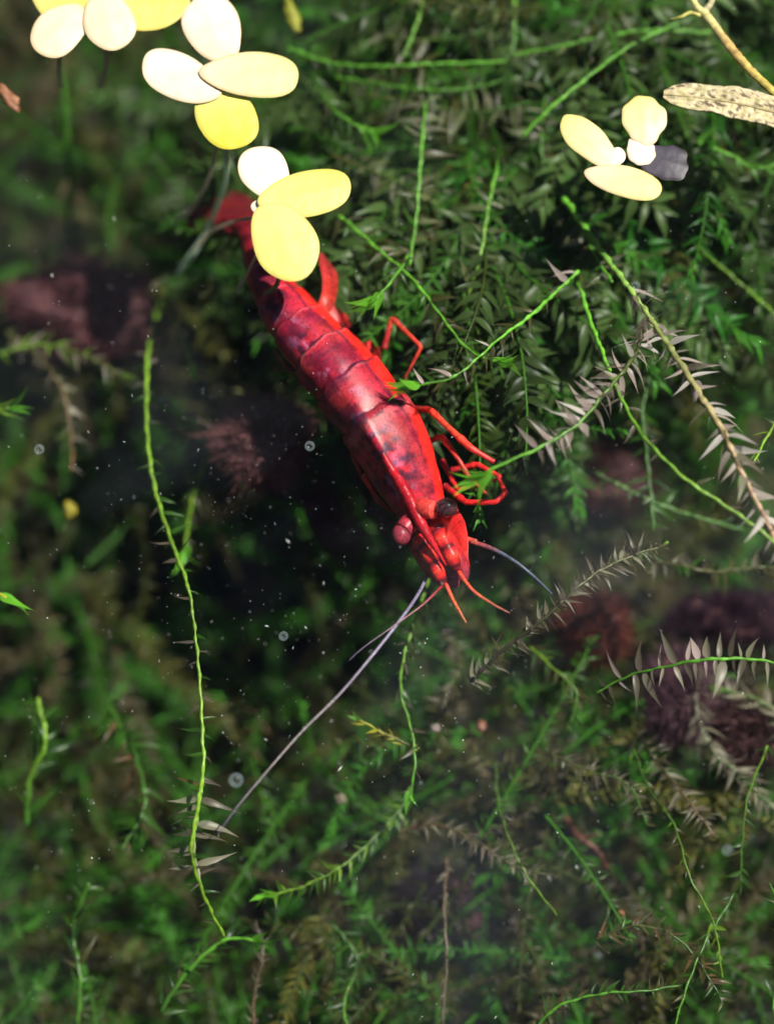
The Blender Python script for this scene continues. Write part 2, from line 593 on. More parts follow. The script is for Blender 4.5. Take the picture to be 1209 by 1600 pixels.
def build_moss_mass():
    LV, LF3, LF4 = leaf_template(0.1, 0.4)
    LF3, LF4 = np.array(LF3), np.array(LF4)
    n = 3000
    px = rng.uniform(-420, W + 420, n)
    py = rng.uniform(-420, H + 420, n)
    # a denser pick where the moss stands close under the surface
    extra = 700
    px = np.concatenate([px, rng.normal(830, 260, extra)])
    py = np.concatenate([py, rng.normal(150, 190, extra)])
    # hollows, where the dark bed shows
    hol = np.exp(-((px - 400) / 190) ** 2 - ((py - 850) / 190) ** 2) + np.exp(-((px - 1140) / 110) ** 2 - ((py - 440) / 140) ** 2) \
        + 0.7 * np.exp(-((px - 900) / 170) ** 2 - ((py - 680) / 90) ** 2) + 0.35 * np.exp(-((px - 130) / 110) ** 2 - ((py - 470) / 80) ** 2)
    keep = rng.random(len(px)) > 0.75 * np.minimum(hol, 1)
    px, py = px[keep], py[keep]
    n = len(px)
    h = relief(px, py)
    V, Q4, Q3, C = [], [], [], []
    off = 0
    for i in range(n):
        near = math.exp(-((px[i] - 820) / 400) ** 2 - ((py[i] - 170) / 330) ** 2)
        z = h[i] - rng.exponential(0.45 - 0.15 * near)
        z = max(z, DEEP + 0.4)
        b = np.array(P(px[i], py[i], z))
        ang = rng.uniform(0, 2 * math.pi)
        if near > 0.3 and rng.random() < 0.6:
            ang = rng.normal(-1.45, 0.35)
        ln = rng.uniform(0.6, 1.7)
        m = 9
        t = np.linspace(0, 1, m)
        bend = rng.normal(0, 0.9)
        rise = rng.normal(0.1, 0.25)
        a = ang + bend * t
        c = b + np.cumsum(np.stack([np.cos(a), np.sin(a), rise * (1 - 1.5 * t)], 1), 0) * ln / m
        c[:, 2] = np.minimum(c[:, 2], -0.4)
        # one colour for each strand
        k = rng.random()
        green = 0.7 if near > 0.2 else ((0.5 if px[i] < 600 else 0.62) if py[i] > 950 else 0.4)
        if px[i] > 780 and py[i] > 850:
            green = 0.48
        if k < green:
            base = np.array([0.012, 0.058, 0.007]) * min(2.2, math.exp(rng.normal(-0.25, 0.6))) + np.array([0.02, 0.02, 0.003]) * rng.random()
            stem = np.array([0.04, 0.13, 0.012])
        elif k < green + 0.3:
            base = np.array([0.05, 0.045, 0.012]) * min(2, math.exp(rng.normal(-0.3, 0.5)))
            stem = np.array([0.035, 0.05, 0.01])
        else:
            base = np.array([0.06, 0.047, 0.026]) * min(2, math.exp(rng.normal(-0.3, 0.6)))
            stem = np.array([0.05, 0.035, 0.018])
        dusky = near > 0.2 and rng.random() < 0.4
        if dusky:
            base = np.array([0.036, 0.06, 0.018]) * rng.uniform(0.5, 1.7)
        # stem: four-sided tube
        T, S, U = frames(c)
        r = np.linspace(0.009, 0.005, m) * rng.uniform(0.7, 1.2)
        aa = np.arange(4) * math.pi / 2
        sv = (c[:, None] + r[:, None, None] * (np.cos(aa)[None, :, None] * S[:, None] + np.sin(aa)[None, :, None] * U[:, None])).reshape(-1, 3)
        ii, jj = np.meshgrid(np.arange(m - 1), np.arange(4), indexing='ij')
        q = np.stack([ii * 4 + jj, ii * 4 + (jj + 1) % 4, (ii + 1) * 4 + (jj + 1) % 4, (ii + 1) * 4 + jj], -1).reshape(-1, 4) + off
        V.append(sv)
        Q4.append(q)
        C.append(np.tile(stem, (len(sv), 1)))
        off += len(sv)
        # leaves
        sp = rng.uniform(0.02, 0.03) * (1 + 0.15 * near)
        nl = int(ln / sp)
        tt = (np.arange(nl) + rng.uniform(-0.3, 0.3, nl)) / nl * 0.97 + 0.02
        x = tt * (m - 1)
        i0 = np.clip(x.astype(int), 0, m - 2)
        fr = (x - i0)[:, None]
        pos = c[i0] * (1 - fr) + c[i0 + 1] * fr
        Tn, Sn, Un = T[i0], S[i0], U[i0]
        phi = np.where(np.arange(nl) % 2 == 0, 0, math.pi) + rng.normal(0, 0.55, nl)
        rad = np.cos(phi)[:, None] * Sn + np.sin(phi)[:, None] * Un
        al = np.radians(rng.normal(58, 11, nl)) * np.where(tt > 0.88, 0.5, 1)
        X = np.cos(al)[:, None] * Tn + np.sin(al)[:, None] * rad
        Y = np.cross(Un + 0.25 * rng.normal(size=(nl, 3)), X)
        Y /= np.linalg.norm(Y, axis=1)[:, None]
        Z = np.cross(X, Y)
        size = rng.uniform(0.065, 0.11, nl) * rng.uniform(0.75, 1.2) * (1 + 0.45 * near) * np.where(tt > 0.85, 0.75, 1)
        size = size * (1.3 if dusky else 1.0)
        lv = size[:, None, None] * (LV[None, :, 0, None] * X[:, None] + LV[None, :, 1, None] * (1.35 if dusky else 1.0) * Y[:, None] + LV[None, :, 2, None] * Z[:, None]) + pos[:, None]
        o = off + np.arange(nl)[:, None, None] * len(LV)
        Q4.append((LF4[None] + o).reshape(-1, 4))
        Q3.append((LF3[None] + o).reshape(-1, 3))
        V.append(lv.reshape(-1, 3))
        cc = base[None] * rng.uniform(0.7, 1.3, (nl, 1))
        tipg = (tt > 0.86)[:, None] * (k < green and not dusky)
        cc = np.where(tipg, np.array([0.04, 0.15, 0.014]), cc)
        C.append(np.repeat(cc, len(LV), 0))
        off += nl * len(LV)
    me = big_mesh('moss_mass', np.vstack(V), [np.vstack(Q4), np.vstack(Q3)], M['moss_mass'], np.vstack(C) * np.array([1.2, 1.28, 1.1]))
    obj('moss', me, kind='stuff', label='tangled mass of green and brown moss filling the tank', category='moss')


build_moss_mass()


# ------------------------------------------------------------------ maroon rocks with algae fuzz
def build_rock(label, px, py, z, rx, ry, rz, seed, fuzz=(0.16, 0.05, 0.055), nf=3200):
    r = np.random.default_rng(seed)
    root = thing('fuzzy_rock', label, 'rock', P(px, py, z), 'maroon rocks between the moss')
    n, m = 28, 40
    th = np.linspace(0.02, math.pi - 0.02, n)
    ph = np.linspace(0, 2 * math.pi, m, endpoint=False)
    TH, PH = np.meshgrid(th, ph, indexing='ij')
    d = np.stack([np.sin(TH) * np.cos(PH), np.sin(TH) * np.sin(PH), np.cos(TH)], -1)
    k = 0.7 + 0.6 * NG.fbm(d[..., 0] * 2.5 + seed, d[..., 1] * 2.5 + d[..., 2] * 2.8 + seed, 5)
    v = d * k[..., None] * np.array([rx, ry, rz])
    f = [(i * m + j, (i + 1) * m + j, (i + 1) * m + (j + 1) % m, i * m + (j + 1) % m) for i in range(n - 1) for j in range(m)]
    obj('rock_body', mesh('rock_body', v.reshape(-1, 3), f, M['rock']), root)
    # short soft threads standing out of the rock
    ii, jj = r.integers(0, n // 2 + 4, nf), r.integers(0, m, nf)
    p = v[ii, jj] + r.normal(0, 0.01, (nf, 3))
    nn = d[ii, jj] + r.normal(0, 0.35, (nf, 3))
    nn /= np.linalg.norm(nn, axis=1)[:, None]
    ln = r.uniform(0.02, 0.075, nf)[:, None]
    side = np.cross(nn, r.normal(size=(nf, 3)))
    side /= np.linalg.norm(side, axis=1)[:, None]
    bend = r.normal(0, 0.03, (nf, 3))
    a = p - side * 0.004
    b = p + side * 0.004
    mid1, mid2 = p + nn * ln * .55 - side * 0.003 + bend * .3, p + nn * ln * .55 + side * 0.003 + bend * .3
    tip = p + nn * ln + bend
    V = np.stack([a, b, mid2, mid1, tip], 1).reshape(-1, 3)
    o = np.arange(nf)[:, None] * 5
    col = np.repeat(np.array(fuzz)[None] * r.uniform(0.3, 1.0, (nf, 1)), 5, 0)
    me = big_mesh('algae_fuzz', V, [np.array([[0, 1, 2, 3]]) + o, np.array([[3, 2, 4]]) + o], M['fuzz'], col)
    obj('algae_fuzz', me, root, kind='stuff')


build_rock('wide fuzzy maroon rock left of the shrimp tail', 125, 485, -1.85, 0.4, 0.25, 0.3, 1, (0.2, 0.075, 0.085))
build_rock('small pinkish brown rock left of the shrimp body', 412, 690, -1.25, 0.24, 0.23, 0.22, 2, (0.2, 0.085, 0.085))
build_rock('dark maroon rock in the hollow below the bright crossing stems', 865, 600, -1.9, 0.42, 0.16, 0.25, 3, (0.07, 0.03, 0.04))
build_rock('brown rock under the green stem right of the shrimp head', 930, 745, -2.1, 0.3, 0.2, 0.25, 4, (0.09, 0.035, 0.03))
build_rock('little tufted red brown rock below the comb moss', 925, 985, -1.7, 0.17, 0.16, 0.2, 5, (0.16, 0.045, 0.035))
build_rock('mauve rock behind the hanging pale leaves at right', 1065, 1085, -1.75, 0.2, 0.24, 0.2, 6, (0.14, 0.075, 0.1))
build_rock('red brown rock at the right edge by the pale curved stem', 1185, 1145, -1.75, 0.25, 0.16, 0.2, 7, (0.12, 0.06, 0.06))
build_rock('dark purple rock at the right edge above the pale leaf row', 1150, 965, -2.0, 0.38, 0.13, 0.18, 8, (0.06, 0.03, 0.05))
build_rock('brown rock below the shrimp head in the dark hollow', 540, 800, -2.5, 0.24, 0.18, 0.25, 9, (0.1, 0.035, 0.035))
build_rock('grey purple rock low in the middle among olive moss', 690, 1420, -2.35, 0.24, 0.2, 0.2, 11, (0.06, 0.045, 0.06))

# ------------------------------------------------------------------ moss strands that can be told apart
LEAVES = []
for w_, c_, fo in ((0.085, 0.2, 0.3), (0.1, 0.4, 0.35), (0.09, 0.6, 0.3), (0.11, -0.35, 0.25), (0.115, 0.3, 0.6), (0.075, 0.1, 0.5)):
    # a finer leaf than the mass: seven stations, a drawn-out tip and a sideways bow
    st = [(0.06, .5), (0.16, .88), (0.3, 1), (0.48, .8), (0.68, .45), (0.87, .15)]
    v = [(0, 0, 0)]
    sway = random.uniform(-0.28, 0.28)
    for t, w in st:
        z = -c_ * t * t
        y = sway * t * t
        v += [(t, y + w * w_, z + fo * w * w_), (t, y, z), (t, y - w * w_, z + fo * w * w_)]
    v.append((1, sway, -c_))
    f = [(0, 2, 1), (0, 3, 2)]
    for k in range(5):
        a = 1 + 3 * k
        f += [(a, a + 1, a + 4, a + 3), (a + 1, a + 2, a + 5, a + 4)]
    f += [(16, 17, 19), (17, 18, 19)]
    LEAVES.append(mesh('leaf', v, f, M['moss_leaf']))

GREEN, BRIGHT, DARKG = (0.035, 0.1, 0.01), (0.085, 0.25, 0.022), (0.015, 0.05, 0.008)
LIME, BROWN, PINK = (0.13, 0.24, 0.018), (0.12, 0.065, 0.03), (0.4, 0.32, 0.29)
OLIVE, GREY, PALE = (0.06, 0.06, 0.018), (0.11, 0.09, 0.065), (0.22, 0.2, 0.14)
YELLOW = (0.38, 0.36, 0.03)


def strand(label, pts, stem=(BRIGHT, BRIGHT), leaf=((GREEN, 1),), size=40, gap=0.055, ang=62, rad=0.015,
           lo=0.0, hi=1.0, tip=0, spread=0.5, name='moss_strand', cat='moss strand', jitter=0.35, drop=0.12):
    low = np.mean([q[1] for q in pts]) > 1050 and np.mean([q[0] for q in pts]) > 400
    if low:                                                   # the moss low in the picture is finer
        rad, gap, size = rad * 0.72, gap * 0.62, size * 0.82
        stem = tuple(tuple(0.7 * x for x in q) for q in stem)
    P3 = [tuple(P(q[0], q[1], q[2] + (0.12 if low else 0.32))) for q in pts]
    n = max(24, int(curve(P3, 30)[1] / 0.018))
    c, L = curve(P3, n)
    root = thing(name, label, cat, P3[0], 'moss strands that stand out of the mass')
    # a knotted, slightly zigzag stem
    T, S, U = frames(c)
    s = np.linspace(0, L, n)
    c = c + S * (0.0025 * np.sin(s / 0.07 * math.pi + 2 * NG(s * 4, 3.3)) + 0.05 * (NG.fbm(s * 1.3 + P3[0][0] * 9, 0 * s + 7.7, 3) - 0.44))[:, None]
    r = rad * np.linspace(1, 0.72, n) * (0.85 + 0.16 * np.sin(s / 0.035 * math.pi) + rng.normal(0, 0.1, n) + 0.5 * (NG.fbm(s * 2.2 + 11, 0 * s + P3[0][1] * 5, 3) - 0.45))
    v, f = tube(rel(c, root), r, 7)
    k = np.linspace(0, 1, n)[:, None]
    k = k * k * (3 - 2 * k)
    col = np.array(stem[0]) * (1 - k) + np.array(stem[1]) * k
    col = col * rng.uniform(0.7, 1.3, (n, 1)) * (0.35 + 1.4 * NG.fbm(s * 2.5 + P3[0][0] * 7, 0 * s + 3.1, 3))[:, None]
    col = np.vstack([np.repeat(col, 7, 0), col[:1], col[-1:]])
    obj('stem', mesh('stem', v, f, M['moss_stem'], col=col), root)
    nl = int(L * (hi - lo) / (gap * 0.58))
    pal = [np.array(q[0]) for q in leaf]
    wts = np.array([q[1] for q in leaf], float)
    wts /= wts.sum()
    for i in range(nl):
        if rng.random() < drop:
            continue
        t = lo + (hi - lo) * (i + rng.uniform(-jitter, jitter)) / max(nl, 1)
        t = min(max(t, 0.0), 1.0)
        j = min(int(t * (n - 1)), n - 1)
        phi = (0 if i % 2 else math.pi) + rng.normal(0, spread)
        rd = math.cos(phi) * S[j] + math.sin(phi) * U[j]
        al = math.radians(rng.normal(ang, 11))
        X = math.cos(al) * T[j] + math.sin(al) * rd
        Y = np.cross(U[j] + 0.4 * rng.normal(size=3), X)
        Y /= np.linalg.norm(Y)
        Z = np.cross(X, Y)
        sc = 0.98 * size / PXCM * rng.uniform(0.55, 1.3) * (0.7 if t > 0.9 else 1)
        leaf_object(root, c[j], X, Y, Z, sc, rng.uniform(0.75, 1.25), pal[rng.choice(len(pal), p=wts)])
    if tip:
        for i in range(tip):
            phi = rng.uniform(0, 2 * math.pi)
            al = math.radians(rng.uniform(6, 30))
            X = math.cos(al) * T[-1] + math.sin(al) * (math.cos(phi) * S[-1] + math.sin(phi) * U[-1])
            Y = np.cross(rng.normal(size=3), X)
            Y /= np.linalg.norm(Y)
            sc = 1.1 * size / PXCM * rng.uniform(0.8, 1.25)
            leaf_object(root, c[-1 - rng.integers(0, 5)], X, Y, np.cross(X, Y), sc, 1.7, np.array((0.12, 0.36, 0.025)))
    return root


def leaf_object(root, pos, X, Y, Z, sc, wide, colour):
    o = bpy.data.objects.new('leaf', LEAVES[rng.integers(len(LEAVES))])
    COL.link(o)
    o.parent = root
    q = np.array(pos) - np.array(root.location)
    o.matrix_basis = Matrix(((X[0] * sc, Y[0] * sc * wide, Z[0] * sc, q[0]), (X[1] * sc, Y[1] * sc * wide, Z[1] * sc, q[1]),
                             (X[2] * sc, Y[2] * sc * wide, Z[2] * sc, q[2]), (0, 0, 0, 1)))
    cc = colour * rng.uniform(0.7, 1.3)
    o.color = (*cc, 1)


DUSK = (((0.11, 0.125, 0.055), 2), ((0.17, 0.17, 0.11), 1), (OLIVE, 1), (GREEN, 1))          # see-through old leaves of the upper mass
ROSE = ((PINK, 3), ((0.5, 0.45, 0.42), 1.2), (GREY, 0.6), (PALE, 0.8))
COMB = ((OLIVE, 2), (GREY, 2), (PALE, 0.6))
LUSH = ((GREEN, 3), (DARKG, 1), (OLIVE, 1))

# left half
strand('long bare bright green stem hanging down the left side', [(250, 470, -2.0), (238, 520, -1.7), (230, 590, -1.4), (230, 680, -1.25), (240, 760, -1.2),
       (268, 850, -1.15), (293, 920, -1.1), (303, 1000, -1.1), (310, 1080, -1.1), (315, 1160, -1.1), (316, 1200, -1.1), (305, 1270, -1.15),
       (298, 1330, -1.2), (312, 1385, -1.3), (330, 1430, -1.4), (350, 1465, -1.5)], (LIME, LIME), ((GREEN, 1), (GREY, 1)), 34, 0.1, 80, 0.0145, 0.1, 1)
strand('pale pointed leaves standing off the lower end of the long left stem', [(316, 1215, -1.25), (306, 1275, -1.25), (300, 1330, -1.3), (313, 1390, -1.35)],
       (LIME, PALE), ((PALE, 2), (GREY, 2), (BROWN, 1)), 52, 0.055, 84, 0.011)
strand('blurred green moss strand hanging below the top left duckweed', [(95, 110, -1.5), (105, 220, -1.7), (112, 300, -1.9), (108, 370, -2.1)],
       (GREEN, GREEN), LUSH, 26, 0.035, 75, 0.02)
strand('grey brown curled strand right of the wide maroon rock', [(245, 440, -1.7), (262, 470, -1.6), (282, 520, -1.55), (305, 580, -1.5)], (OLIVE, LIME), COMB, 30, 0.03, 65, 0.012, tip=4)
strand('thin grey thread moss crossing below the wide maroon rock', [(225, 610, -1.6), (290, 645, -1.55), (360, 680, -1.5), (470, 703, -1.5)], (GREY, GREY), COMB, 18, 0.09, 60, 0.006)
strand('olive strand beside the long bare left stem', [(340, 660, -2.0), (318, 720, -1.9), (298, 780, -1.8), (287, 860, -1.7)], (OLIVE, LIME), ((OLIVE, 2), (GREEN, 1)), 32, 0.035, 50, 0.012, tip=5)
strand('brown strand bending from the left edge to a yellow bud', [(10, 520, -1.8), (60, 560, -1.75), (98, 610, -1.7), (112, 680, -1.7), (114, 735, -1.65)], (OLIVE, BROWN), COMB, 30, 0.035, 60, 0.014)
strand('horizontal yellowish strand below the wide maroon rock', [(0, 555, -1.7), (60, 540, -1.65), (130, 555, -1.6), (200, 590, -1.6)], (LIME, OLIVE), ((OLIVE, 2), (LIME, 1), (PALE, 1)), 34, 0.04, 50, 0.012)
strand('yellow green leafy tip poking in at left above the yellow bud', [(-60, 665, -1.3), (-20, 650, -1.25), (15, 638, -1.2)], (LIME, LIME), ((LIME, 1), (GREEN, 1)), 42, 0.045, 30, 0.013, tip=4)
strand('bright yellow tip entering at the left edge below the yellow bud', [(-60, 900, -1.2), (-25, 918, -1.2), (10, 935, -1.15)], (LIME, YELLOW), ((YELLOW, 1), (LIME, 1)), 42, 0.06, 22, 0.014, tip=3)
strand('pale brown strand rising at the bottom edge left of centre', [(400, 1640, -1.9), (398, 1560, -1.85), (412, 1490, -1.8), (400, 1440, -1.8)], (BROWN, GREY), COMB, 22, 0.03, 50, 0.014)
strand('green feathery strand ending in a light tip left of bottom centre', [(640, 1250, -1.7), (585, 1310, -1.65), (530, 1355, -1.6), (470, 1388, -1.6), (415, 1402, -1.6)],
       (GREEN, LIME), ((GREEN, 2), (LIME, 1)), 36, 0.035, 55, 0.014, tip=6)
strand('blurred green strand low in the left corner', [(120, 1620, -2.2), (125, 1530, -2.1), (115, 1450, -2.1), (140, 1380, -2.0)], (GREEN, GREEN), LUSH, 40, 0.04, 50, 0.016)
strand('upright dim green strand at the left edge in the lower half', [(40, 1290, -2.1), (45, 1220, -2.0), (70, 1160, -1.9), (60, 1090, -1.9)], (GREEN, LIME), LUSH, 52, 0.05, 40, 0.016)
strand('blurred leafy strand under the long bare stem near its lower end', [(170, 1100, -2.1), (210, 1180, -2.0), (225, 1260, -1.95), (190, 1330, -1.95)], (GREEN, GREEN), ((GREEN, 3), (BROWN, 1)), 50, 0.05, 55, 0.016)
strand('dark green strand between the long bare stem and the antenna', [(420, 1090, -2.4), (395, 1150, -2.3), (405, 1230, -2.2), (440, 1290, -2.1)], (GREEN, BRIGHT), ((GREEN, 3), (BROWN, 1)), 44, 0.05, 50, 0.014)
strand('lush green strand along the bottom left of the picture', [(250, 1580, -2.0), (290, 1520, -1.95), (350, 1470, -1.9), (400, 1470, -1.85)], (GREEN, BRIGHT), LUSH, 40, 0.04, 50, 0.014, tip=5)
strand('green strand reaching down to the bottom edge below the long stem', [(520, 1440, -1.9), (560, 1500, -1.9), (540, 1570, -1.9), (560, 1640, -1.95)], (GREEN, BRIGHT), LUSH, 40, 0.04, 55, 0.014)

# upper right mass
strand('upright green stem with drooping leaves right of the lowest duckweed', [(664, 160, -0.9), (660, 240, -0.85), (652, 330, -0.85), (641, 415, -0.9)], (BRIGHT, BRIGHT), DUSK, 52, 0.042, 105, 0.012)
strand('upright green stem with long swept leaves in the upper middle', [(776, 250, -0.95), (763, 320, -0.9), (751, 400, -0.9), (726, 482, -0.95)], (BRIGHT, LIME), DUSK, 50, 0.042, 105, 0.012)
strand('upper of two green stems running across the top of the moss', [(450, 75, -1.0), (520, 97, -0.95), (600, 103, -0.9), (690, 100, -0.9), (790, 96, -0.9)], (BRIGHT, BRIGHT), ((GREEN, 1), (OLIVE, 1)), 36, 0.06, 70, 0.012)
strand('lower of two green stems running across the top of the moss', [(455, 105, -1.1), (560, 125, -1.0), (650, 140, -0.95), (730, 138, -0.95), (810, 118, -0.95)], (BRIGHT, GREEN), LUSH, 36, 0.05, 70, 0.013)
strand('smooth green stem slanting up to the right near the top', [(815, 212, -0.8), (860, 165, -0.75), (920, 118, -0.75), (985, 72, -0.75), (1060, 38, -0.8)], (BRIGHT, BRIGHT), ((GREEN, 1), (OLIVE, 1)), 26, 0.14, 65, 0.012)
strand('green stem lying level above the slanting smooth one', [(1110, 52, -0.9), (1030, 45, -0.85), (940, 55, -0.85), (870, 72, -0.85), (800, 85, -0.9)], (BRIGHT, BRIGHT), DUSK, 34, 0.07, 65, 0.011)
strand('short upright green stem at the top edge', [(805, -30, -1.0), (806, 30, -0.95), (805, 70, -0.95), (795, 110, -0.95)], (BRIGHT, GREEN), LUSH, 34, 0.05, 70, 0.013)
strand('green stem rising from the crossing at the top edge', [(664, -30, -0.9), (655, 30, -0.9), (632, 90, -0.9)], (LIME, BRIGHT), LUSH, 34, 0.06, 65, 0.01)
strand('thin stem leaning right at the top edge of the moss', [(730, -20, -1.0), (705, 30, -1.0), (690, 60, -1.0)], (LIME, GREEN), DUSK, 34, 0.06, 65, 0.008)
strand('green strand with a bright feathery tip right of the big duckweed', [(490, 120, -1.0), (512, 160, -0.95), (540, 185, -0.9), (580, 205, -0.9)], (GREEN, BRIGHT), LUSH, 34, 0.05, 45, 0.011, tip=7)
strand('thin green stem slanting down past the pale duckweed', [(960, 85, -1.0), (985, 125, -0.95), (1020, 150, -0.95)], (LIME, OLIVE), DUSK, 30, 0.09, 60, 0.008)
strand('long green stem slanting from the lowest duckweed to a bright tip', [(530, 335, -0.95), (590, 385, -0.85), (650, 440, -0.75), (695, 500, -0.68), (735, 548, -0.6), (785, 568, -0.55)],
       (BRIGHT, BRIGHT), ((GREEN, 2), (OLIVE, 2), (PALE, 0.5)), 40, 0.06, 60, 0.014, tip=8)
strand('small green tuft of pointed leaves beside the shrimp back', [(640, 400, -0.8), (620, 430, -0.75), (588, 468, -0.7)], (BRIGHT, BRIGHT), ((GREEN, 1), (GREY, 1)), 42, 0.05, 40, 0.01, 0.2, 1, tip=7)
strand('green branch with a bright tip touching the shrimp side', [(905, 425, -0.75), (870, 455, -0.7), (830, 490, -0.62), (780, 525, -0.55), (740, 560, -0.5), (700, 590, -0.48), (635, 604, -0.5)],
       (BRIGHT, BRIGHT), ((GREEN, 1), (OLIVE, 2), (PINK, 0.6)), 38, 0.06, 55, 0.013, tip=9)
strand('green branch with pink grey leaves ending over the shrimp legs', [(1010, 500, -0.6), (985, 560, -0.52), (945, 610, -0.46), (900, 660, -0.42), (840, 698, -0.4), (790, 722, -0.4), (748, 742, -0.42)],
       (OLIVE, BRIGHT), ROSE, 46, 0.026, 72, 0.013, 0.02, 0.8, tip=6, spread=0.7)
strand('green stem turning brown with pale spiky leaves at right', [(880, 310, -0.9), (940, 392, -0.75), (990, 462, -0.6), (1040, 540, -0.5), (1082, 605, -0.45), (1120, 662, -0.42), (1160, 742, -0.42), (1205, 840, -0.45), (1225, 900, -0.5)],
       (BRIGHT, (0.4, 0.24, 0.15)), ROSE, 50, 0.034, 62, 0.022, 0.3, 1, spread=0.8)
strand('upper part leaves of the stem below the pale duckweed pair', [(870, 300, -1.0), (900, 345, -0.95), (930, 400, -0.9), (958, 440, -0.8)], (GREEN, BRIGHT), DUSK, 54, 0.045, 75, 0.01)
strand('smooth bright green stem curving to the right edge', [(905, 440, -0.8), (918, 490, -0.75), (938, 550, -0.62), (962, 615, -0.5), (1005, 685, -0.42), (1065, 745, -0.4), (1130, 790, -0.42), (1215, 855, -0.45)],
       (BRIGHT, LIME), ((GREY, 1), (OLIVE, 1)), 30, 0.16, 65, 0.016)
strand('dim green stem deep behind the smooth bright one', [(775, 590, -1.7), (820, 650, -1.55), (880, 710, -1.45), (960, 752, -1.45), (1050, 795, -1.5), (1160, 830, -1.6)], (OLIVE, GREEN), ((GREEN, 1), (OLIVE, 1)), 34, 0.07, 60, 0.016)
strand('green stem along the right edge beside the dark hollow', [(1068, 290, -1.3), (1073, 360, -1.25), (1115, 405, -1.2), (1165, 450, -1.2), (1215, 495, -1.2)], (GREEN, LIME), LUSH, 32, 0.08, 55, 0.013)
strand('leafy green strand hanging below the tan leaf', [(1110, 190, -1.1), (1105, 270, -1.15), (1098, 350, -1.2), (1095, 440, -1.3), (1088, 500, -1.3)], (GREEN, GREEN), LUSH, 36, 0.05, 45, 0.012)
strand('bright green leafy strand at the right edge under the tan leaf', [(1090, 220, -0.9), (1140, 240, -0.9), (1180, 262, -0.9), (1230, 250, -0.9)], (BRIGHT, BRIGHT), ((BRIGHT, 1), (GREEN, 2)), 42, 0.045, 45, 0.012)
strand('short green sprout at the right edge beside the brown stem', [(1235, 630, -0.9), (1205, 672, -0.85), (1178, 722, -0.8)], (LIME, LIME), ((GREEN, 1), (LIME, 1)), 28, 0.08, 45, 0.01)
strand('dark leafy strand behind the pale spiky brown stem', [(1020, 560, -1.3), (1000, 640, -1.3), (1010, 720, -1.35), (1020, 830, -1.4)], (GREEN, GREEN), LUSH, 36, 0.05, 60, 0.012)
strand('drooping strand of long see-through leaves at top centre', [(560, 20, -1.1), (600, 55, -1.05), (700, 60, -1.0), (770, 40, -1.0)], (OLIVE, GREEN), DUSK, 60, 0.036, 95, 0.011)
strand('drooping strand of broad olive leaves under the top stems', [(560, 145, -1.05), (650, 160, -1.0), (730, 175, -1.0), (830, 160, -1.0)], (OLIVE, GREEN), DUSK, 62, 0.036, 95, 0.011)
strand('tangle strand of olive leaves left of the upright stems', [(520, 240, -1.1), (580, 265, -1.05), (640, 290, -1.0), (700, 330, -1.0)], (OLIVE, GREEN), DUSK, 52, 0.04, 80, 0.011)
strand('tangle strand of long leaves above the pale duckweed pair', [(840, 60, -1.1), (850, 130, -1.05), (845, 210, -1.0), (850, 290, -1.0)], (GREEN, GREEN), DUSK, 56, 0.04, 80, 0.011)

# lower right
strand('yellow green stem hanging from the shrimp chin', [(672, 905, -1.25), (652, 965, -1.2), (632, 1025, -1.2), (627, 1080, -1.25), (645, 1145, -1.3), (648, 1200, -1.3), (638, 1250, -1.35)], (LIME, BRIGHT), ((GREEN, 1), (GREY, 0.5)), 34, 0.1, 55, 0.014, tip=5)
strand('short strand with a yellow tip crossing the chin stem', [(655, 1172, -1.35), (610, 1150, -1.3), (560, 1125, -1.25)], (OLIVE, YELLOW), ((GREEN, 1), (YELLOW, 1)), 28, 0.07, 35, 0.012, tip=3)
strand('comb shaped brown strand with pale leaf tips below the shrimp head', [(735, 1065, -1.3), (790, 1015, -1.15), (835, 980, -1.05), (880, 940, -1.0), (930, 900, -1.0), (990, 870, -1.05), (1040, 852, -1.1)],
       ((0.03, 0.025, 0.02), OLIVE), ((OLIVE, 1.5), (PALE, 1.5), (GREY, 1)), 31, 0.018, 68, 0.013, spread=0.7, drop=0.02)
strand('dark comb shaped strand continuing to the right edge', [(1000, 880, -1.55), (1060, 885, -1.5), (1110, 895, -1.5), (1180, 890, -1.5), (1230, 890, -1.5)], (OLIVE, OLIVE), ((OLIVE, 2), (GREEN, 1), (GREY, 1)), 32, 0.022, 65, 0.012, spread=0.7)
strand('yellow green bare tip above the comb strand', [(985, 880, -1.2), (1010, 868, -1.15), (1045, 850, -1.1)], (GREEN, LIME), ((GREEN, 1),), 24, 0.08, 40, 0.011)
strand('level pale green stem with a row of upright pale leaves', [(1240, 1045, -0.95), (1170, 1032, -0.95), (1100, 1032, -0.95), (1040, 1042, -1.0), (985, 1056, -1.1), (930, 1085, -1.2)],
       (BRIGHT, GREEN), ((PALE, 2), (PINK, 1), (GREY, 1)), 52, 0.045, 88, 0.012, spread=0.3)
strand('pale curved stem with feathery leaves at the right edge', [(1095, 1045, -1.7), (1088, 1110, -1.65), (1110, 1170, -1.6), (1155, 1215, -1.6), (1220, 1280, -1.6)], (PALE, GREEN), ((PALE, 3), (GREY, 1)), 46, 0.04, 50, 0.016)
strand('pale green feathery strand at the right edge above the curved stem', [(1240, 1140, -1.6), (1195, 1100, -1.6), (1150, 1085, -1.65), (1105, 1075, -1.7)], (PALE, BRIGHT), ((PALE, 3), (GREEN, 1)), 48, 0.04, 50, 0.016)
strand('comb strand slanting down right of centre in the lower half', [(995, 1150, -1.6), (1030, 1200, -1.55), (1075, 1255, -1.5), (1115, 1310, -1.5)], (OLIVE, BROWN), ((OLIVE, 1), (PALE, 1), (GREY, 1)), 40, 0.024, 70, 0.012, spread=0.7)
